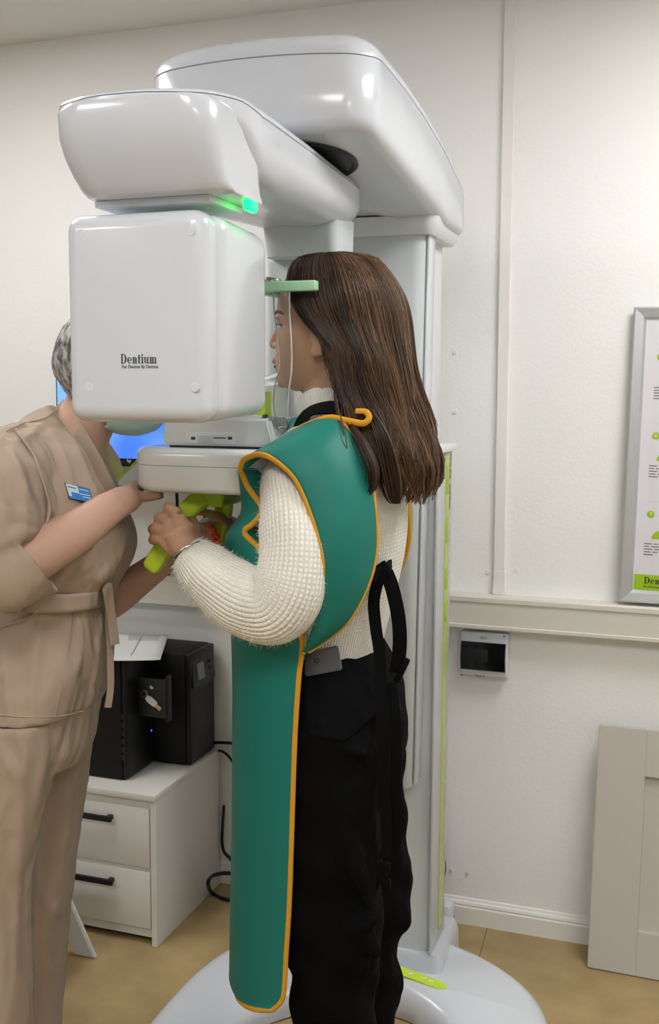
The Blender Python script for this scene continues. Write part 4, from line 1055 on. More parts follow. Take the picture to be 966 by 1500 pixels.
# patch pocket on the left hip
pq = [(447, 985), (538, 968), (541, 1052), (505, 1085), (452, 1075)]
pv = []
for a, b in zip(pq, pq[1:]+pq[:1]):
    for t in np.linspace(0, 1, 8)[:-1]:
        p, n1 = hit(bt, lerp(a[0], b[0], t), lerp(a[1], b[1], t))
        if p: pv.append(p+n1*.004)
c = sum(pv, Vector())/len(pv); p, n1 = hit(bt, 497, 1030); pv.append(p+n1*.006 if p else c)
m_ = len(pv)-1; pv2 = pv+[q+Vector((.002, .02, 0)) for q in pv]
mk('back_pocket', pv2, [(i, (i+1) % m_, m_) for i in range(m_)]+[(m_+1+i, m_+1+(i+1) % m_, 2*m_+1) for i in range(m_)]+[(i, (i+1) % m_, m_+1+(i+1) % m_, m_+1+i) for i in range(m_)], M['denim'], tro, True, 50)
# shoes
def shoe(x, y, mt, root, dirv, L=.25):
    dv = Vector(dirv).normalized(); s = Vector((0, 0, 1)).cross(dv); rr = []
    for t, w_, h in ((-.42, .02, .05), (-.38, .034, .075), (-.2, .038, .085), (0, .040, .075), (.25, .047, .055), (.42, .044, .045), (.54, .028, .032), (.58, .01, .02)):
        c = Vector((x, y, 0))+dv*t*L
        rr.append([c+s*w_*math.cos(a)*1.0+Vector((0, 0, max(0, h*.5*(1+math.sin(a))))) for a in np.linspace(0, 2*PI, 20, endpoint=False)])
    return mk('shoe', *loft(rr), mt, root, True, 60)
fx = hp(500, 1420).x
shoe(fx-.02, YP-.09, M['shoe'], PT, (-1, -.1, 0)); shoe(fx-.02, YP+.09, M['shoe'], PT, (-1, .1, 0))

# --- hair
fpth = [(470, 373, 0), (441, 378, -.025), (427, 396, -.050), (425, 420, -.066), (434, 450, -.074), (457, 480, -.078), (474, 500, -.080), (477, 525, -.080), (488, 558, -.080), (508, 592, -.085), (526, 640, -.098), (552, 690, -.092), (572, 733, -.075)]
bpth = [(500, 371, 0), (545, 380, 0), (577, 420, 0), (591, 460, 0), (597, 510, 0), (602, 550, 0), (613, 592, 0), (627, 635, 0), (633, 672, 0), (628, 708, 0), (614, 738, 0)]
FP = smooth_path(fpth, 60); BP = smooth_path(bpth, 60)
HR = np.array([(366, 460, 520, .012)]+[(r[0], r[1], r[2], r[3]) for r in [(374, 458, 522, .028), (382, 452, 528, .040), (392, 434, 550, .056), (408, 421, 566, .068), (430, 413, 575, .0755), (450, 409.5, 578, .0775), (478, 411, 576, .074), (508, 408, 562, .069), (522, 407, 550, .064), (547, 409.5, 528, .053), (573, 432, 508, .026), (585, 440, 500, .01)]])
def hairpt(s, t, side, out=0.0):
    """s: 0 front edge .. 1 back silhouette; t: 0 root .. 1 tip"""
    k = t*59; i = min(int(k), 58); u = k-i
    f = FP[i]*(1-u)+FP[i+1]*u; b = BP[i]*(1-u)+BP[i+1]*u
    g = s**.9
    px, py = f[0]+(b[0]-f[0])*g, f[1]+(b[1]-f[1])*g
    w_ = abs(f[2])+.012*min(1, math.sin(min(1, t*2)*PI/2))
    dy = -w_*(max(0, 1-s**2.3))**.62
    p = at(px, py, y=YP+dy)
    if py < 585:
        for _ in range(2):
            f_, b_, hw_ = (float(np.interp(py, HR[:, 0], HR[:, q])) for q in (1, 2, 3))
            fx_, bx_ = hp(f_, py).x, hp(b_, py).x; q = 1-((p.x-(fx_+bx_)/2)/((bx_-fx_)/2))**2
            dd = (hw_*math.sqrt(q)*1.03+.009) if q > 0 else 0
            p = at(px, py, y=YP+min(dy, -dd*(1 if py < 545 else (585-py)/40)))
    nn = Vector(((s-.15)*1.2, -max(0, 1-s)**.5, .25*(1-t)**3)).normalized()
    p = p+nn*out
    if side > 0: p = Vector((p.x, YP-(p.y-YP)*lerp(1, .9, t), p.z))
    return p
V_, F_, UV_ = [], [], []
ns_, nt_ = 18, 40
for side in (-1, 1):                                        # inner volume
    b = len(V_)
    for i in range(nt_+1):
        for j in range(ns_+1):
            V_.append(hairpt(j/ns_, i/nt_*.925, side, -.004))
    for i in range(nt_):
        for j in range(ns_):
            q = (b+i*(ns_+1)+j, b+i*(ns_+1)+j+1, b+(i+1)*(ns_+1)+j+1, b+(i+1)*(ns_+1)+j)
            F_.append(q if side < 0 else q[::-1]); UV_.append(((.22, 0),)*4)
def strand(pts, r, tone):
    global V_, F_, UV_
    b = len(V_); n = len(pts); prev = None
    for i, p in enumerate(pts):
        t = (pts[min(i+1, n-1)]-pts[max(i-1, 0)]).normalized()
        u = Vector((0, -1, 0)) if prev is None else prev
        u = u-t*u.dot(t); u = u.normalized() if u.length > 1e-6 else Vector((1, 0, 0)); prev = u; v = t.cross(u)
        rr = r*(1-.75*max(0, (i/(n-1)-.6)/.4))
        for j in range(3):
            a = 2*PI*j/3; V_.append(p+(u*math.cos(a)+v*math.sin(a))*rr)
    for i in range(n-1):
        for j in range(3):
            k = (j+1) % 3; F_.append((b+i*3+j, b+i*3+k, b+(i+1)*3+k, b+(i+1)*3+j)); UV_.append(((tone, 0),)*4)
for cl in range(150):                                     # locks of about twenty hairs that run together towards the tips
    side = -1 if rng.random() < .74 else 1
    s0 = rng.random()**.9; t0c = rng.random()*.03; t1c = .90+.12*rng.random()
    if rng.random() < .10: t1c = .65+.25*rng.random()
    ph, fr, am = rng.random()*6.28, 1.3+1.6*rng.random(), .003+.008*rng.random()
    tonec = .30+.42*s0+rng.normal()*.17
    lift = .0005+.006*rng.random(); dr = rng.normal()*.05
    for q in range(20):
        ds = rng.normal()*.035; tone = float(np.clip(tonec+rng.normal()*.10, .02, 1)); o0 = lift+.003*rng.random(); t1 = t1c-.06*rng.random(); ph2 = rng.random()*6.28
        pts = []
        for i in range(24):
            t = t0c+(t1-t0c)*i/23
            k = 1-.75*max(0, (t-.45)/.55)
            wv = am*max(0, t-.25)**1.5*2.2*math.sin(fr*2*t*PI+ph)+.0008*math.sin(9*t+ph2)
            ss = min(1.0, max(0.0, s0+ds*k+dr*t*t))
            p = hairpt(ss, min(t, 1.0), side, o0+.004*t*math.sin(ph*3+4*t))
            if t > 1: p.z -= (t-1)*.3
            p.x += wv*1.2; p.y += wv*.6
            pts.append(p)
        strand(pts, .0009+.0008*rng.random(), tone)
for q in range(110):                                       # loose fly-aways
    s = rng.random(); side = -1; ph = rng.random()*6; pts = []
    for i in range(24):
        t = .02+.99*i/23; p = hairpt(min(1, max(0, s+.10*t*math.sin(3*t+ph))), min(1, t), side, .005+.010*t*abs(math.sin(2*t+ph))); p.x += .006*t*t*math.sin(5*t+ph)
        pts.append(p)
    strand(pts, .0005, .5+.45*rng.random())
# locks that fall over the shoulder in front of the back
for (pth, cnt, sp_) in (([(505, 585, 1.70), (512, 620, 1.672), (530, 650, 1.655), (545, 685, 1.645), (545, 712, 1.645), (538, 728, 1.643)], 60, 7), ([(490, 575, 1.70), (495, 605, 1.675), (503, 640, 1.645), (506, 675, 1.64), (503, 700, 1.638)], 9, 3),
                        ([(540, 600, 1.70), (560, 640, 1.69), (572, 690, 1.69), (578, 725, 1.69), (580, 738, 1.69)], 80, 12)):
    sm = smooth_path(pth, 18)
    for q in range(cnt):
        dx, dyy = rng.normal()*sp_*.5, rng.normal()*.006; pts = []
        for i, p in enumerate(sm):
            k = .5+.8*math.sin(i/17*PI); pts.append(at(p[0]+dx*k, p[1]+rng.normal()*.3, y=p[2]+dyy*k))
        strand(pts, .0012, float(np.clip(.35+rng.normal()*.15, 0, 1)))
me = bpy.data.meshes.new('hair'); me.from_pydata([tuple(v) for v in V_], [], F_); me.update()
ul = me.uv_layers.new(name='UVMap')
flat = np.array([c for uv in UV_ for c in uv], dtype=np.float32).ravel(); ul.data.foreach_set('uv', flat)
obj('hair', me, M['hair'], PT, True, 180)

# --- the lead apron
AP = None
def grid_obj(name, G, mt, root, thick=.006, sub=1):
    r, c = len(G), len(G[0]); vs = [p for row in G for p in row]
    fs = [(i*c+j, i*c+j+1, (i+1)*c+j+1, (i+1)*c+j) for i in range(r-1) for j in range(c-1)]
    o = mk(name, vs, fs, mt, root, True, 180)
    if sub: s = o.modifiers.new('sub', 'SUBSURF'); s.levels = s.render_levels = sub
    md = o.modifiers.new('thick', 'SOLIDIFY'); md.thickness = thick; md.offset = 0
    return o
def mirror(p): return Vector((p.x, 2*YP-p.y, p.z))
# front panel: near edge, front silhouette
YE = 1.605
tab = [(690, 353, 398), (715, 364, 388), (745, 384, 378), (765, 373, 364), (780, 358, 357), (803, 380, 350), (830, 396, 348), (870, 420, 350), (930, 442, 353), (1000, 437, 355), (1080, 432, 355), (1200, 428, 354), (1320, 424, 352), (1400, 419, 351), (1440, 417, 351), (1465, 413, 354), (1479, 399, 362)]
rows = smooth_path(tab, 70); rows = sorted(rows.tolist())
G = []; edge = []
for (py, e, f) in rows:
    E_, Fp = at(e, py, y=YE), hp(f, py if py < 1395 else 1395+(py-1395)*.22)
    row = []
    for k in range(25):
        u = -1+2*k/24; dy = (YP-YE)*math.sin(u*PI/2)
        w_ = (1-abs(math.cos(u*PI/2))**1.15)
        x = Fp.x+(E_.x-Fp.x)*w_; z = Fp.z+(E_.z-Fp.z)*w_
        row.append(Vector((x, YP+dy, z)))
    G.append(row); edge.append(row[0].copy())
apron = grid_obj('xray_apron', G, M['vinyl'], PT, .007)
apron['label'] = 'green vinyl x-ray apron with yellow binding'
def binding(path, n=90, r=.0050, both=True):
    sm = [Vector(p) for p in smooth_path([tuple(p) for p in path], n)]
    for f in ((lambda p: p), mirror) if both else ((lambda p: p),):
        tube('binding', [f(p) for p in sm], r, M['bind'], apron, 8, .85)
bind_path = [G[i][0] for i in range(0, len(G), 2)]+[G[-1][k] for k in range(0, 25, 2)]
bind_path = bind_path[:-13]+[G[-1][k] for k in range(0, 25, 2)]
allp = bind_path+[mirror(p) for p in bind_path[::-1]][13:]
tube('binding', [Vector(p) for p in smooth_path([tuple(p) for p in allp], 220)], .0050, M['bind'], apron, 8, .85)
# bib: from the flange tip up to the neck, mirrored
bib = [(690, 353, 1.605, 398), (676, 357, 1.600, 402), (664, 384, 1.62, 406), (652, 402, 1.66, 412), (640, 420, 1.70, 420), (628, 432, 1.725, 430), (612, 438, 1.735, 437)]
Gb = []
for py, e, yy, f in smooth_path(bib, 22):
    E_, Fp = at(e, py, y=yy), hp(f, py); row = []
    for k in range(25):
        u = -1+2*k/24; w_ = 1-abs(math.cos(u*PI/2))**1.2
        row.append(Vector((Fp.x+(E_.x-Fp.x)*w_, YP+(YP-yy)*math.sin(u*PI/2), Fp.z+(E_.z-Fp.z)*w_)))
    Gb.append(row)
grid_obj('bib', Gb, M['vinyl'], apron, .007)
# the bib's side that folds in under the arm
fe = smooth_path([(352, 690, 1.605), (364, 715, 1.605), (384, 745, 1.605), (373, 765, 1.605), (358, 780, 1.605), (380, 803, 1.605), (398, 832, 1.605)], 40)
Gf = [[at(lerp(a, a+46, t), b-2*t, y=lerp(c, 1.67, t)) for t in (0, .25, .5, .75, 1)] for a, b, c in fe]
grid_obj('bib_fold', Gf, M['vinyl'], apron, .005); grid_obj('bib_fold', [[mirror(p) for p in r] for r in Gf], M['vinyl'], apron, .005)
# shoulder and back panels on both sides
inner_ = [(404, 650, 1.705), (430, 633, 1.70), (455, 620, 1.69), (482, 612, 1.675), (503, 622, 1.665), (525, 652, 1.66), (541, 695, 1.655), (549, 745, 1.65), (551, 800, 1.648), (541, 850, 1.638), (513, 905, 1.622), (480, 935, 1.612), (447, 957, 1.602)]
outer_ = [(352, 690, 1.60), (358, 673, 1.592), (384, 666, 1.585), (412, 680, 1.578), (436, 706, 1.572), (456, 752, 1.568), (469, 795, 1.566), (474, 825, 1.566), (472, 860, 1.57), (466, 895, 1.578), (458, 920, 1.585), (451, 940, 1.592), (444, 953, 1.60)]
NI = 60
ip = smooth_path(inner_, NI); opth = smooth_path(outer_, NI)
Gs = []
for i in range(NI):
    row = []
    for k in range(9):
        t = k/8; q = ip[i]*(1-t)+opth[i]*t
        row.append(at(q[0], q[1], y=q[2]-.020*math.sin(t*PI)*math.sin(min(1, (NI-1-i)/20)*PI/2)))
    Gs.append(row)
grid_obj('side_panel', Gs, M['vinyl'], apron, .007)
Gm = [[mirror(p)-Vector((.024*(1-k/8), 0, 0))*min(1, i/18) for k, p in enumerate(r)] for i, r in enumerate(Gs)]
grid_obj('side_panel', Gm, M['vinyl'], apron, .007)
binding([r[0] for r in Gs][::2], both=False); binding([r[0] for r in Gm][::2], both=False); binding([r[-1] for r in Gs][:44:2])
binding([Gs[-1][k] for k in range(9)], 10)
# black shoulder strap with the yellow loop
sp1 = [at(436, 640, y=1.715), at(452, 606, y=1.715), at(478, 597, y=1.705), at(505, 602, y=1.705), at(535, 622, y=1.73), at(556, 655, y=1.76)]
sp1 = [Vector(p) for p in smooth_path([tuple(p) for p in sp1], 24)]
for f in ((lambda p: p), mirror):
    mk('shoulder_strap', *ribbon_vf([f(p) for p in sp1], .036, .003, (0, -.55 if f(sp1[0]).y < YP else .55, .8)), M['web'], apron, True, 40)
lp = [at(437, 655, y=1.69), at(456, 628, y=1.675), at(480, 612, y=1.668), at(508, 616, y=1.665), at(532, 620, y=1.668), at(541, 612, y=1.672), at(536, 603, y=1.675), at(522, 602, y=1.678)]
tube('strap_loop', [Vector(p) for p in smooth_path([tuple(p) for p in lp], 50)], .0052, M['bind'], apron, 8, .6)
# waist straps tied behind, tails and buckles
def strap(name, pts, wid, nrm=(.35, -1, 0), n=30, root=None):
    sm = [Vector(p) for p in smooth_path([tuple(at(a, b, y=c)) for a, b, c in pts], n)]
    return mk(name, *ribbon_vf(sm, wid, .003, nrm), M['web'], root or apron, True, 40)
strap('waist_strap', [(541, 838, 1.64), (550, 842, 1.66), (562, 838, 1.70), (573, 828, 1.76), (582, 822, 1.86)], .022, (1, -.6, 0))
strap('strap_knot', [(556, 826, 1.69), (562, 836, 1.685), (563, 846, 1.685)], .022, (.4, -1, 0), 8)
t1 = strap('strap_tail', [(556, 844, 1.67), (548, 880, 1.67), (551, 920, 1.672), (557, 965, 1.668), (560, 1060, 1.655), (563, 1150, 1.658), (567, 1240, 1.662), (563, 1258, 1.662)], .020, (.3, -1, 0), 40)
t2 = strap('strap_tail', [(566, 838, 1.69), (575, 862, 1.69), (584, 905, 1.695), (586, 945, 1.70), (581, 985, 1.70)], .024, (.5, -1, 0), 30)
strap('strap_tail', [(573, 1000, 1.69), (580, 1060, 1.68), (580, 1140, 1.675), (582, 1210, 1.68), (578, 1243, 1.68)], .018, (.4, -1, 0), 30)
c = at(589, 982, y=1.70); ro = Euler((0, .42, 0)).to_matrix()
bk = box('buckle', c, (.011, .013, .046), M['web'], t2, .003, 2, ro)
bm = bmesh.new(); c = at(562, 1283, y=1.655)
rbox(bm, c+Vector((0, 0, .018)), (.024, .009, .014), .002, 2); rbox(bm, c+Vector((0, 0, -.002)), (.017, .008, .03), .002, 2); rbox(bm, c+Vector((-.010, 0, -.014)), (.006, .008, .022), .002, 2); rbox(bm, c+Vector((.010, 0, -.014)), (.006, .008, .022), .002, 2)
fin('buckle', bm, M['web'], t1)
# phone standing out of the hip pocket
bpy.context.view_layer.update()
pts = [hit(bt, a, b) for a, b in ((452, 990), (493, 985))]
if pts[0][0] and pts[1][0]:
    yph = min(p[0].y for p in pts)-.006
    a, b, c_, d_ = at(446, 992, y=yph), at(500, 982, y=yph), at(494, 946, y=yph), at(446, 956, y=yph)
    ph = thing('phone', 'grey phone sticking out of the black trouser pocket', 'phone', (a+b+c_+d_)/4)
    vs = [a, b, c_, d_]+[p+Vector((0, .009, 0)) for p in (a, b, c_, d_)]
    bm = bmesh.new(); vv = [bm.verts.new(p) for p in vs]
    for f in ((0, 1, 2, 3), (7, 6, 5, 4), (0, 4, 5, 1), (1, 5, 6, 2), (2, 6, 7, 3), (3, 7, 4, 0)): bm.faces.new([vv[i] for i in f])
    bmesh.ops.recalc_face_normals(bm, faces=bm.faces); bmesh.ops.bevel(bm, geom=list(bm.edges), offset=.002, segments=2, affect='EDGES')
    fin('phone_body', bm, mat('phone_grey', (98, 102, 110), .3, metal=.3), ph)
    lc = at(464, 968, y=yph-.0005)
    mk('round_mark', *tube_vf([lc+Vector((math.cos(t)*.004, 0, math.sin(t)*.004)) for t in np.linspace(0, 2*PI, 20)], .0007, 6), M['black'], ph)

# ------------------------------------------------------------------ the nurse
ND = 1.92
NU = thing('person', 'person in taupe scrubs with a hairnet and mask, steadying the chin rest', 'person', (at(60, 1400, d=1.9).x, at(60, 1400, d=1.9).y, 0))
def np_(px, py, d=ND): return at(px, py, d=d)
def nring(L, Rr, hd, d=ND, n=48, pw=2.2):
    a, b = np_(*L, d), np_(*Rr, d); return ell((a+b)/2, (b-a)/2, DEP*hd, n, pw)
NSH = 5
hr = [((128, 455), (172, 449), .045), ((98, 480), (212, 462), .068), ((84, 508), (226, 490), .076), ((80, 535), (231, 522), .077), ((87, 556), (233, 550), .074), ((100, 577), (236, 573), .068), ((116, 595), (234, 594), .062), ((134, 609), (230, 611), .054), ((150, 621), (222, 625), .044), ((165, 630), (205, 633), .03)]
hsm = smooth_path([(a[0]+NSH, a[1], b[0]+NSH-2, b[1], c) for a, b, c in hr], 34)
nb_ = [loft([nring((r[0], r[1]), (r[2], r[3]), r[4], 1.93, 40) for r in hsm])]
for t in np.linspace(0, 1, 5): nb_.append(ball_vf(np_(lerp(234, 243, t), lerp(548, 574, t), 1.93), .009, 10, 8))
nb_.append(ball_vf(np_(137, 556, 1.855), (.016, .010, .028), 12, 8))
nb_.append(limb([(np_(146, 580, 1.94), .052), (np_(130, 610, 1.94), .052), (np_(108, 650, 1.93), .062), (np_(92, 690, 1.93), .085)], 14, 24))
nb_.append(loft([nring(L, Rr, h, 1.92, 24) for L, Rr, h in (((50, 640), (145, 672), .09), ((10, 700), (160, 720), .12), ((10, 800), (170, 800), .12), ((20, 900), (140, 900), .11), ((10, 1000), (135, 1000), .12), ((10, 1060), (125, 1050), .12))]))
nb_.append(limb([(np_(25, 660, 1.80), .05), (np_(0, 740, 1.75), .05), (np_(-2, 820, 1.71), .045), (np_(40, 818, 1.715), .044), (np_(75, 799, 1.735), .0415), (np_(115, 776, 1.765), .037), (np_(150, 751, 1.795), .031), (np_(168, 740, 1.815), .0275)], 40, 20))
nb_.append(limb([(np_(125, 690, 2.02), .05), (np_(122, 790, 2.06), .045), (np_(120, 890, 2.07), .042), (np_(160, 880, 2.03), .037), (np_(205, 848, 2.0), .031), (np_(240, 822, 1.98), .026)], 30, 18))
for d_, xs in ((1.825, (28, 18, 10, 10)), (2.015, (84, 74, 60, 55))):
    nb_.append(limb([(np_(xs[0], 1080, d_), .045), (np_(xs[1], 1220, d_), .038), (np_(xs[2], 1400, d_), .03), (Vector((np_(xs[3], 1500, d_).x, np_(xs[3], 1500, d_).y, .06)), .03)], 20))
nh = []
nh.append(limb([(np_(166, 741, 1.815), .0275), (np_(180, 734, 1.84), .0265), (np_(192, 730, 1.86), .0225), (np_(200, 728, 1.87), .016)], 12, 16))
for dd, px1, r in ((1.862, 236, .0090), (1.882, 240, .0090), (1.901, 238, .0088), (1.919, 232, .008)):
    nh.append(limb([(np_(190, 731, dd-.022), r*1.45), (np_(203, 728, dd-.006), r*1.2), (np_(220, 727.5, dd+.002), r), (np_(px1, 725, dd+.006), r*.78)], 14, 12))
nh.append(limb([(np_(180, 724, 1.845), .014), (np_(193, 715, 1.875), .0115), (np_(204, 711, 1.90), .0095), (np_(212, 711, 1.915), .0075)], 10, 12))
nh.append(limb([(np_(236, 824, 1.98), .026), (np_(250, 815, 1.98), .027), (np_(262, 806, 1.98), .024)], 8, 14))
for k in range(4): nh.append(limb([(np_(258, 800+5*k, 1.97+.01*k), .010), (np_(272, 794+6*k, 1.97), .009), (np_(282, 795+6*k, 1.98), .008)], 10, 10))
nh.append(limb([(np_(246, 808, 1.96), .012), (np_(256, 797, 1.955), .010), (np_(264, 792, 1.955), .008)], 8, 10))
nbo = remesh('body', nb_+nh, .0032, M['skinN'], NU, 4, .5)
for s in (-1, 1): mk('eye', *ball_vf(np_(230, 546, 1.93+s*.03), (.009, .011, .007), 12, 8), M['eye'], NU, True, 180)
# hairnet and mask
net = []
for i in range(23):
    r = hsm[min(i, 33)]; ring = []
    base_ = nring((r[0], r[1]), (r[2], r[3]), r[4], 1.93, 60)
    c = sum(base_, Vector())/60
    ring = [c+(p-c)*1.055+Vector((0, 0, .002)) for p in base_]
    net.append(ring)
V1, F1 = [], []
n = 60
top_c = sum(net[0], Vector())/n+Vector((0, 0, .008))
for r in net: V1 += r
for i in range(len(net)-1):
    for j in range(n):
        k = (j+1) % n; P_ = net[i][j]
        lat = (P_-EYE).dot(LAT)/((P_-EYE).dot(DEP)); pxl = 483+FPX*lat
        lim = 232 if i < 9 else lerp(215, 118, min(1, (i-9)/13))
        if pxl < lim: F1.append((i*n+j, i*n+k, (i+1)*n+k, (i+1)*n+j))
V1.append(top_c); F1 += [(j, (j+1) % n, len(V1)-1) for j in range(n)]
no = mk('hairnet', V1, F1, M['net'], NU, True, 180)
md = no.modifiers.new('t', 'SOLIDIFY'); md.thickness = .003; md.offset = 1
tx2 = bpy.data.textures.new('net_folds', 'CLOUDS'); tx2.noise_scale = .018
md = no.modifiers.new('d', 'DISPLACE'); md.texture = tx2; md.strength = .008; md.texture_coords = 'GLOBAL'
V1, F1 = [], []; ms = []
for i in range(15, 34):
    r = hsm[i]; base_ = nring((r[0], r[1]), (r[2]+4*math.sin((i-15)/18*PI), r[3]), r[4], 1.93, 60); c = sum(base_, Vector())/60
    ms.append([c+(p-c)*(1.06)+Vector((0, 0, -.002)) for p in base_])
ms.append([lerp(p, sum(ms[-1], Vector())/60, .35)+Vector((0, 0, -.002)) for p in ms[-1]])
for r in ms: V1 += r
for i in range(len(ms)-1):
    for j in range(n):
        k = (j+1) % n; P_ = ms[i][j]; pxl = 483+FPX*(P_-EYE).dot(LAT)/((P_-EYE).dot(DEP))
        if pxl > lerp(172, 148, i/18): F1.append((i*n+j, i*n+k, (i+1)*n+k, (i+1)*n+j))
mo_ = mk('face_mask', V1, F1, M['mask'], NU, True, 180)
md = mo_.modifiers.new('t', 'SOLIDIFY'); md.thickness = .003; md.offset = 1
# tunic
tt = [((76, 592), (126, 640), .060), ((60, 600), (136, 655), .080), ((32, 617), (150, 674), .115), ((-2, 644), (162, 698), .145), ((-22, 662), (174, 720), .165), ((-24, 720), (187, 757), .165), ((-20, 775), (197, 792), .158), ((-14, 830), (189, 832), .148), ((-8, 868), (164, 873), .142), ((-14, 920), (164, 922), .150), ((-20, 975), (163, 970), .160), ((-27, 1030), (148, 1021), .168)]
sm = smooth_path([(*a, *b, c) for a, b, c in tt], 60)
tun = [loft([[p+Vector((0, 0, 0))+(p-np_(80, 800)).normalized()*0 for p in nring((r[0], r[1]), (r[2], r[3]), r[4], ND, 64)] for r in sm])]
sl_ = chain_rings([(np_(48, 664, 1.86), .060), (np_(20, 692, 1.81), .082), (np_(2, 735, 1.755), .085), (np_(-8, 795, 1.72), .080), (np_(5, 835, 1.70), .066), (np_(30, 835, 1.705), .060), (np_(48, 822, 1.713), .063)], 40, 32, 1.0, lambda t, a: .05*math.sin(t*26+2*math.sin(a))*t)
tun.append(loft(sl_))
tun.append(loft(chain_rings([(np_(110, 660, 2.0), .06), (np_(132, 705, 2.05), .070), (np_(128, 790, 2.09), .068), (np_(128, 850, 2.08), .06)], 24, 28)))
def tfold(pts, r):
    tun.append(limb([(np_(a, b, d_), r*k) for (a, b, d_), k in zip(pts, [.45]+[1]*(len(pts)-2)+[.45])], 14, 10))
tm_ = remesh('draft', tun, .009, M['scrub'], None, 3, .5); bpy.context.view_layer.update(); btd = bvh_of(tm_); bpy.data.objects.remove(tm_)
def ridge(lst, bv, path, r):
    o = []
    for a, b in smooth_path(path, 14):
        p, q = hit(bv, a, b)
        if p is not None: o.append(p-q*r*.30)
    if len(o) > 4:
        n_o = len(o); lst.append(tube_vf(o, [r*(.35+.65*math.sin(PI*(i+.5)/n_o)) for i in range(n_o)], 10))
for path, r in (([(48, 672), (72, 720), (84, 772)], .013), ([(100, 628), (124, 690), (150, 762)], .012), ([(82, 640), (98, 690), (108, 740)], .011), ([(152, 772), (124, 826), (100, 852)], .012), ([(176, 800), (152, 838), (138, 856)], .011), ([(187, 770), (172, 818), (152, 856)], .012),
                ([(118, 790), (98, 822), (86, 850)], .010), ([(2, 742), (30, 756), (60, 768)], .013), ([(0, 800), (26, 782), (58, 775)], .012), ([(18, 660), (34, 700), (40, 740)], .013), ([(150, 890), (142, 960), (132, 1036)], .011), ([(62, 892), (52, 960), (46, 1040)], .011), ([(28, 890), (12, 960), (4, 1040)], .012), ([(110, 890), (116, 930), (112, 990)], .009),
                ([(60, 620), (40, 640), (20, 645)], .010), ([(140, 690), (160, 720), (176, 760)], .010)):
    ridge(tun, btd, path, r)
tuo = remesh('tunic', tun, .0045, M['scrub'], NU, 3, .5)
tx3 = bpy.data.textures.new('tunic_folds', 'CLOUDS'); tx3.noise_scale = .09
md = tuo.modifiers.new('folds', 'DISPLACE'); md.texture = tx3; md.strength = .014; md.texture_coords = 'GLOBAL'
bpy.context.view_layer.update()
bt2 = bvh_of(tuo)
def onsurf(pts, off, n=30):
    out = []
    for a, b in smooth_path(pts, n):
        p, q = hit(bt2, a, b)
        if p is not None: out.append(p+q*off)
    return out
def seam_tube(name, pts, r, mt, off=.003, root=None, n=30):
    o = onsurf(pts, off, n)
    if len(o) > 3: return tube(name, o, r, mt, root or tuo, 6)
def flap(name, pts, wid, mt, off=.006, th=.004, n=30):
    o = onsurf(pts, off, n)
    if len(o) > 3: return mk(name, *ribbon_vf(o, wid, th, -DEP), mt, tuo, True, 40)
flap('neck_band', [(82, 594), (100, 618), (120, 650), (136, 680), (152, 712), (170, 742)], .030, M['scrub'], .004, .005)
seam_tube('collar_seam', [(10, 634), (36, 622), (62, 616), (78, 606), (86, 596)], .0013, M['scrub'])
seam_tube('armhole_seam', [(22, 630), (48, 668), (62, 705), (70, 740), (66, 768)], .003, M['scrub'])
seam_tube('hem', [(-4, 1046), (40, 1050), (90, 1048), (134, 1036)], .0016, M['scrub'], .002)
seam_tube('panel_seam', [(110, 890), (104, 930), (92, 990), (80, 1052)], .0016, M['scrub'], .0015)
seam_tube('pocket_edge', [(0, 920), (22, 912), (44, 903), (58, 893)], .0024, M['scrub'], .002)
# belt with its tied end
bl_ = []
for py0, k in ((858, 1), (870, 1.0), (884, 1)):
    pass
V1 = []
rr = []
for t in np.linspace(0, 1, 6):
    rr.append([p for p in nring((lerp(-9, -9, t), lerp(841, 869, t)-4), (lerp(168, 164, t), lerp(853, 877, t)), lerp(.153, .153, t), ND, 56)])
V1 = [p for r in rr for p in r]; F1 = [(i*56+j, i*56+(j+1) % 56, (i+1)*56+(j+1) % 56, (i+1)*56+j) for i in range(5) for j in range(56)]
be = mk('belt', V1, F1, M['scrub'], tuo, True, 60)
md = be.modifiers.new('t', 'SOLIDIFY'); md.thickness = .006; md.offset = 1
def tie(pts, wid):
    sm = [Vector(p) for p in smooth_path([tuple(np_(a, b, d_)) for a, b, d_ in pts], 20)]
    return mk('belt_end', *ribbon_vf(sm, wid, .004, LAT*.6-DEP), M['scrub'], tuo, True, 40)
tie([(157, 860, 1.825), (160, 884, 1.835), (165, 918, 1.845), (168, 944, 1.85)], .017); tie([(158, 868, 1.85), (160, 920, 1.86), (162, 1000, 1.86), (158, 1036, 1.86)], .012)
mk('belt_knot', *ball_vf(np_(157, 862, 1.838), (.011, .010, .013)), M['scrub'], tuo, True, 180)
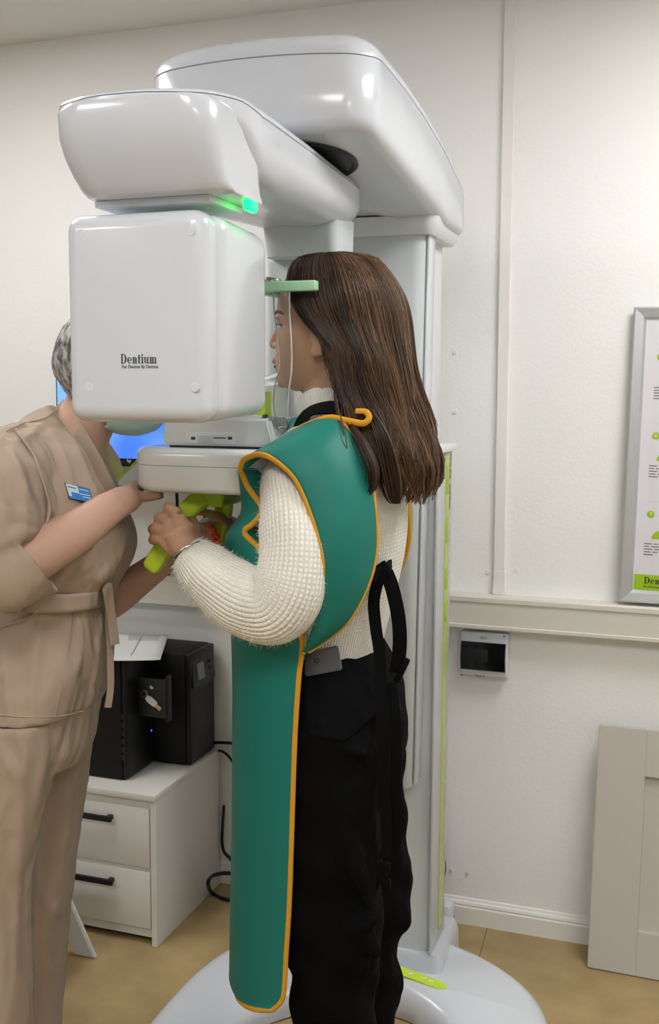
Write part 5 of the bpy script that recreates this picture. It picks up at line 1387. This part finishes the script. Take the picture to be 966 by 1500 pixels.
# name badge
ba = thing('name_badge', 'blue and white name badge pinned on the taupe tunic', 'badge', np_(115, 722, 1.76))
q = [(94, 707), (131, 716.5), (136, 737), (101, 731)]
pp = [hit(bt2, *c) for c in q]
if all(p[0] is not None for p in pp):
    nm = sum((p[1] for p in pp), Vector()).normalized(); ctr = sum((p[0] for p in pp), Vector())/4
    pl_ = []
    for c in q:                                            # a flat plate through the mean plane, lifted off the cloth
        v = FWD + RIGHT*((c[0]-483)/FPX) - UP*((c[1]-750)/FPX); t = (ctr+nm*.010-EYE).dot(nm)/v.dot(nm); pl_.append(EYE+v*t)
    def plate(name, pts, lift, th, mt, root):
        vs = [p+nm*(lift+th) for p in pts]+[p+nm*lift for p in pts]
        return mk(name, vs, [(0, 1, 2, 3), (7, 6, 5, 4), (0, 4, 5, 1), (1, 5, 6, 2), (2, 6, 7, 3), (3, 7, 4, 0)], mt, root, False)
    def bq(u0, v0, u1, v1):
        f = lambda u, v: lerp(lerp(pl_[0], pl_[1], u), lerp(pl_[3], pl_[2], u), v)
        return [f(u0, v0), f(u1, v0), f(u1, v1), f(u0, v1)]
    bp_ = plate('badge_plate', pl_, -.006, .008, M['dark'], ba)
    plate('blue_face', bq(.03, .04, .98, .95), .0022, .0006, M['blue'], ba)
    plate('pale_corner', bq(.03, .04, .50, .52), .003, .0004, mat('badge_pale', (190, 214, 226), .4), ba)
    plate('pale_corner', bq(.03, .52, .16, .80), .003, .0004, bpy.data.materials['badge_pale'], ba)
    for u0, v0, u1 in ((.08, .2, .42), (.55, .18, .92), (.50, .5, .95), (.6, .68, .95)): plate('print_line', bq(u0, v0, u1, v0+.06), .0035, .0003, bpy.data.materials['badge_pale'] if u0 > .3 else M['ink'], ba)
# trousers
tv2 = [loft([nring(L, Rr, h, 1.915, 40) for L, Rr, h in (((-14, 1000), (150, 1000), .14), ((-18, 1050), (139, 1050), .145), ((-15, 1080), (137, 1080), .14), ((0, 1110), (125, 1105), .12))])]
for d_, rows in ((1.825, [(1050, -26, 92), (1120, -27, 80), (1200, -28, 66), (1300, -28, 49), (1400, -27, 47), (1500, -26, 47), (1600, -25, 46)]), (2.015, [(1050, 30, 140), (1120, 32, 132), (1200, 33, 120), (1300, 30, 105), (1400, 26, 96), (1500, 22, 89), (1600, 20, 86)])):
    rr = []
    for py, a, b in smooth_path(rows, 30): rr.append(nring((a, py), (b, py), .075, d_, 32, 2.3))
    last = sum(rr[-1], Vector())/32
    rr.append([Vector((p.x, p.y, .07)) for p in rr[-1]])
    tv2.append(loft(rr))
    shoe(last.x, last.y, M['shoeW'], NU, (LAT-DEP*.3), .25)
tm_ = remesh('draft', tv2, .009, M['scrub'], None, 3, .5); bpy.context.view_layer.update(); btd = bvh_of(tm_); bpy.data.objects.remove(tm_)
for path, r in (([(40, 1080), (28, 1250), (20, 1480)], .010), ([(70, 1075), (60, 1130), (52, 1180)], .012), ([(122, 1080), (100, 1180), (86, 1300)], .010), ([(60, 1300), (76, 1330), (92, 1340)], .010), ([(58, 1400), (74, 1420), (88, 1426)], .010), ([(0, 1090), (20, 1130), (40, 1150)], .011)):
    ridge(tv2, btd, path, r)
to2 = remesh('trousers', tv2, .006, M['scrub'], NU, 4, .5)
md = to2.modifiers.new('folds', 'DISPLACE'); md.texture = tx3; md.strength = .012; md.texture_coords = 'GLOBAL'
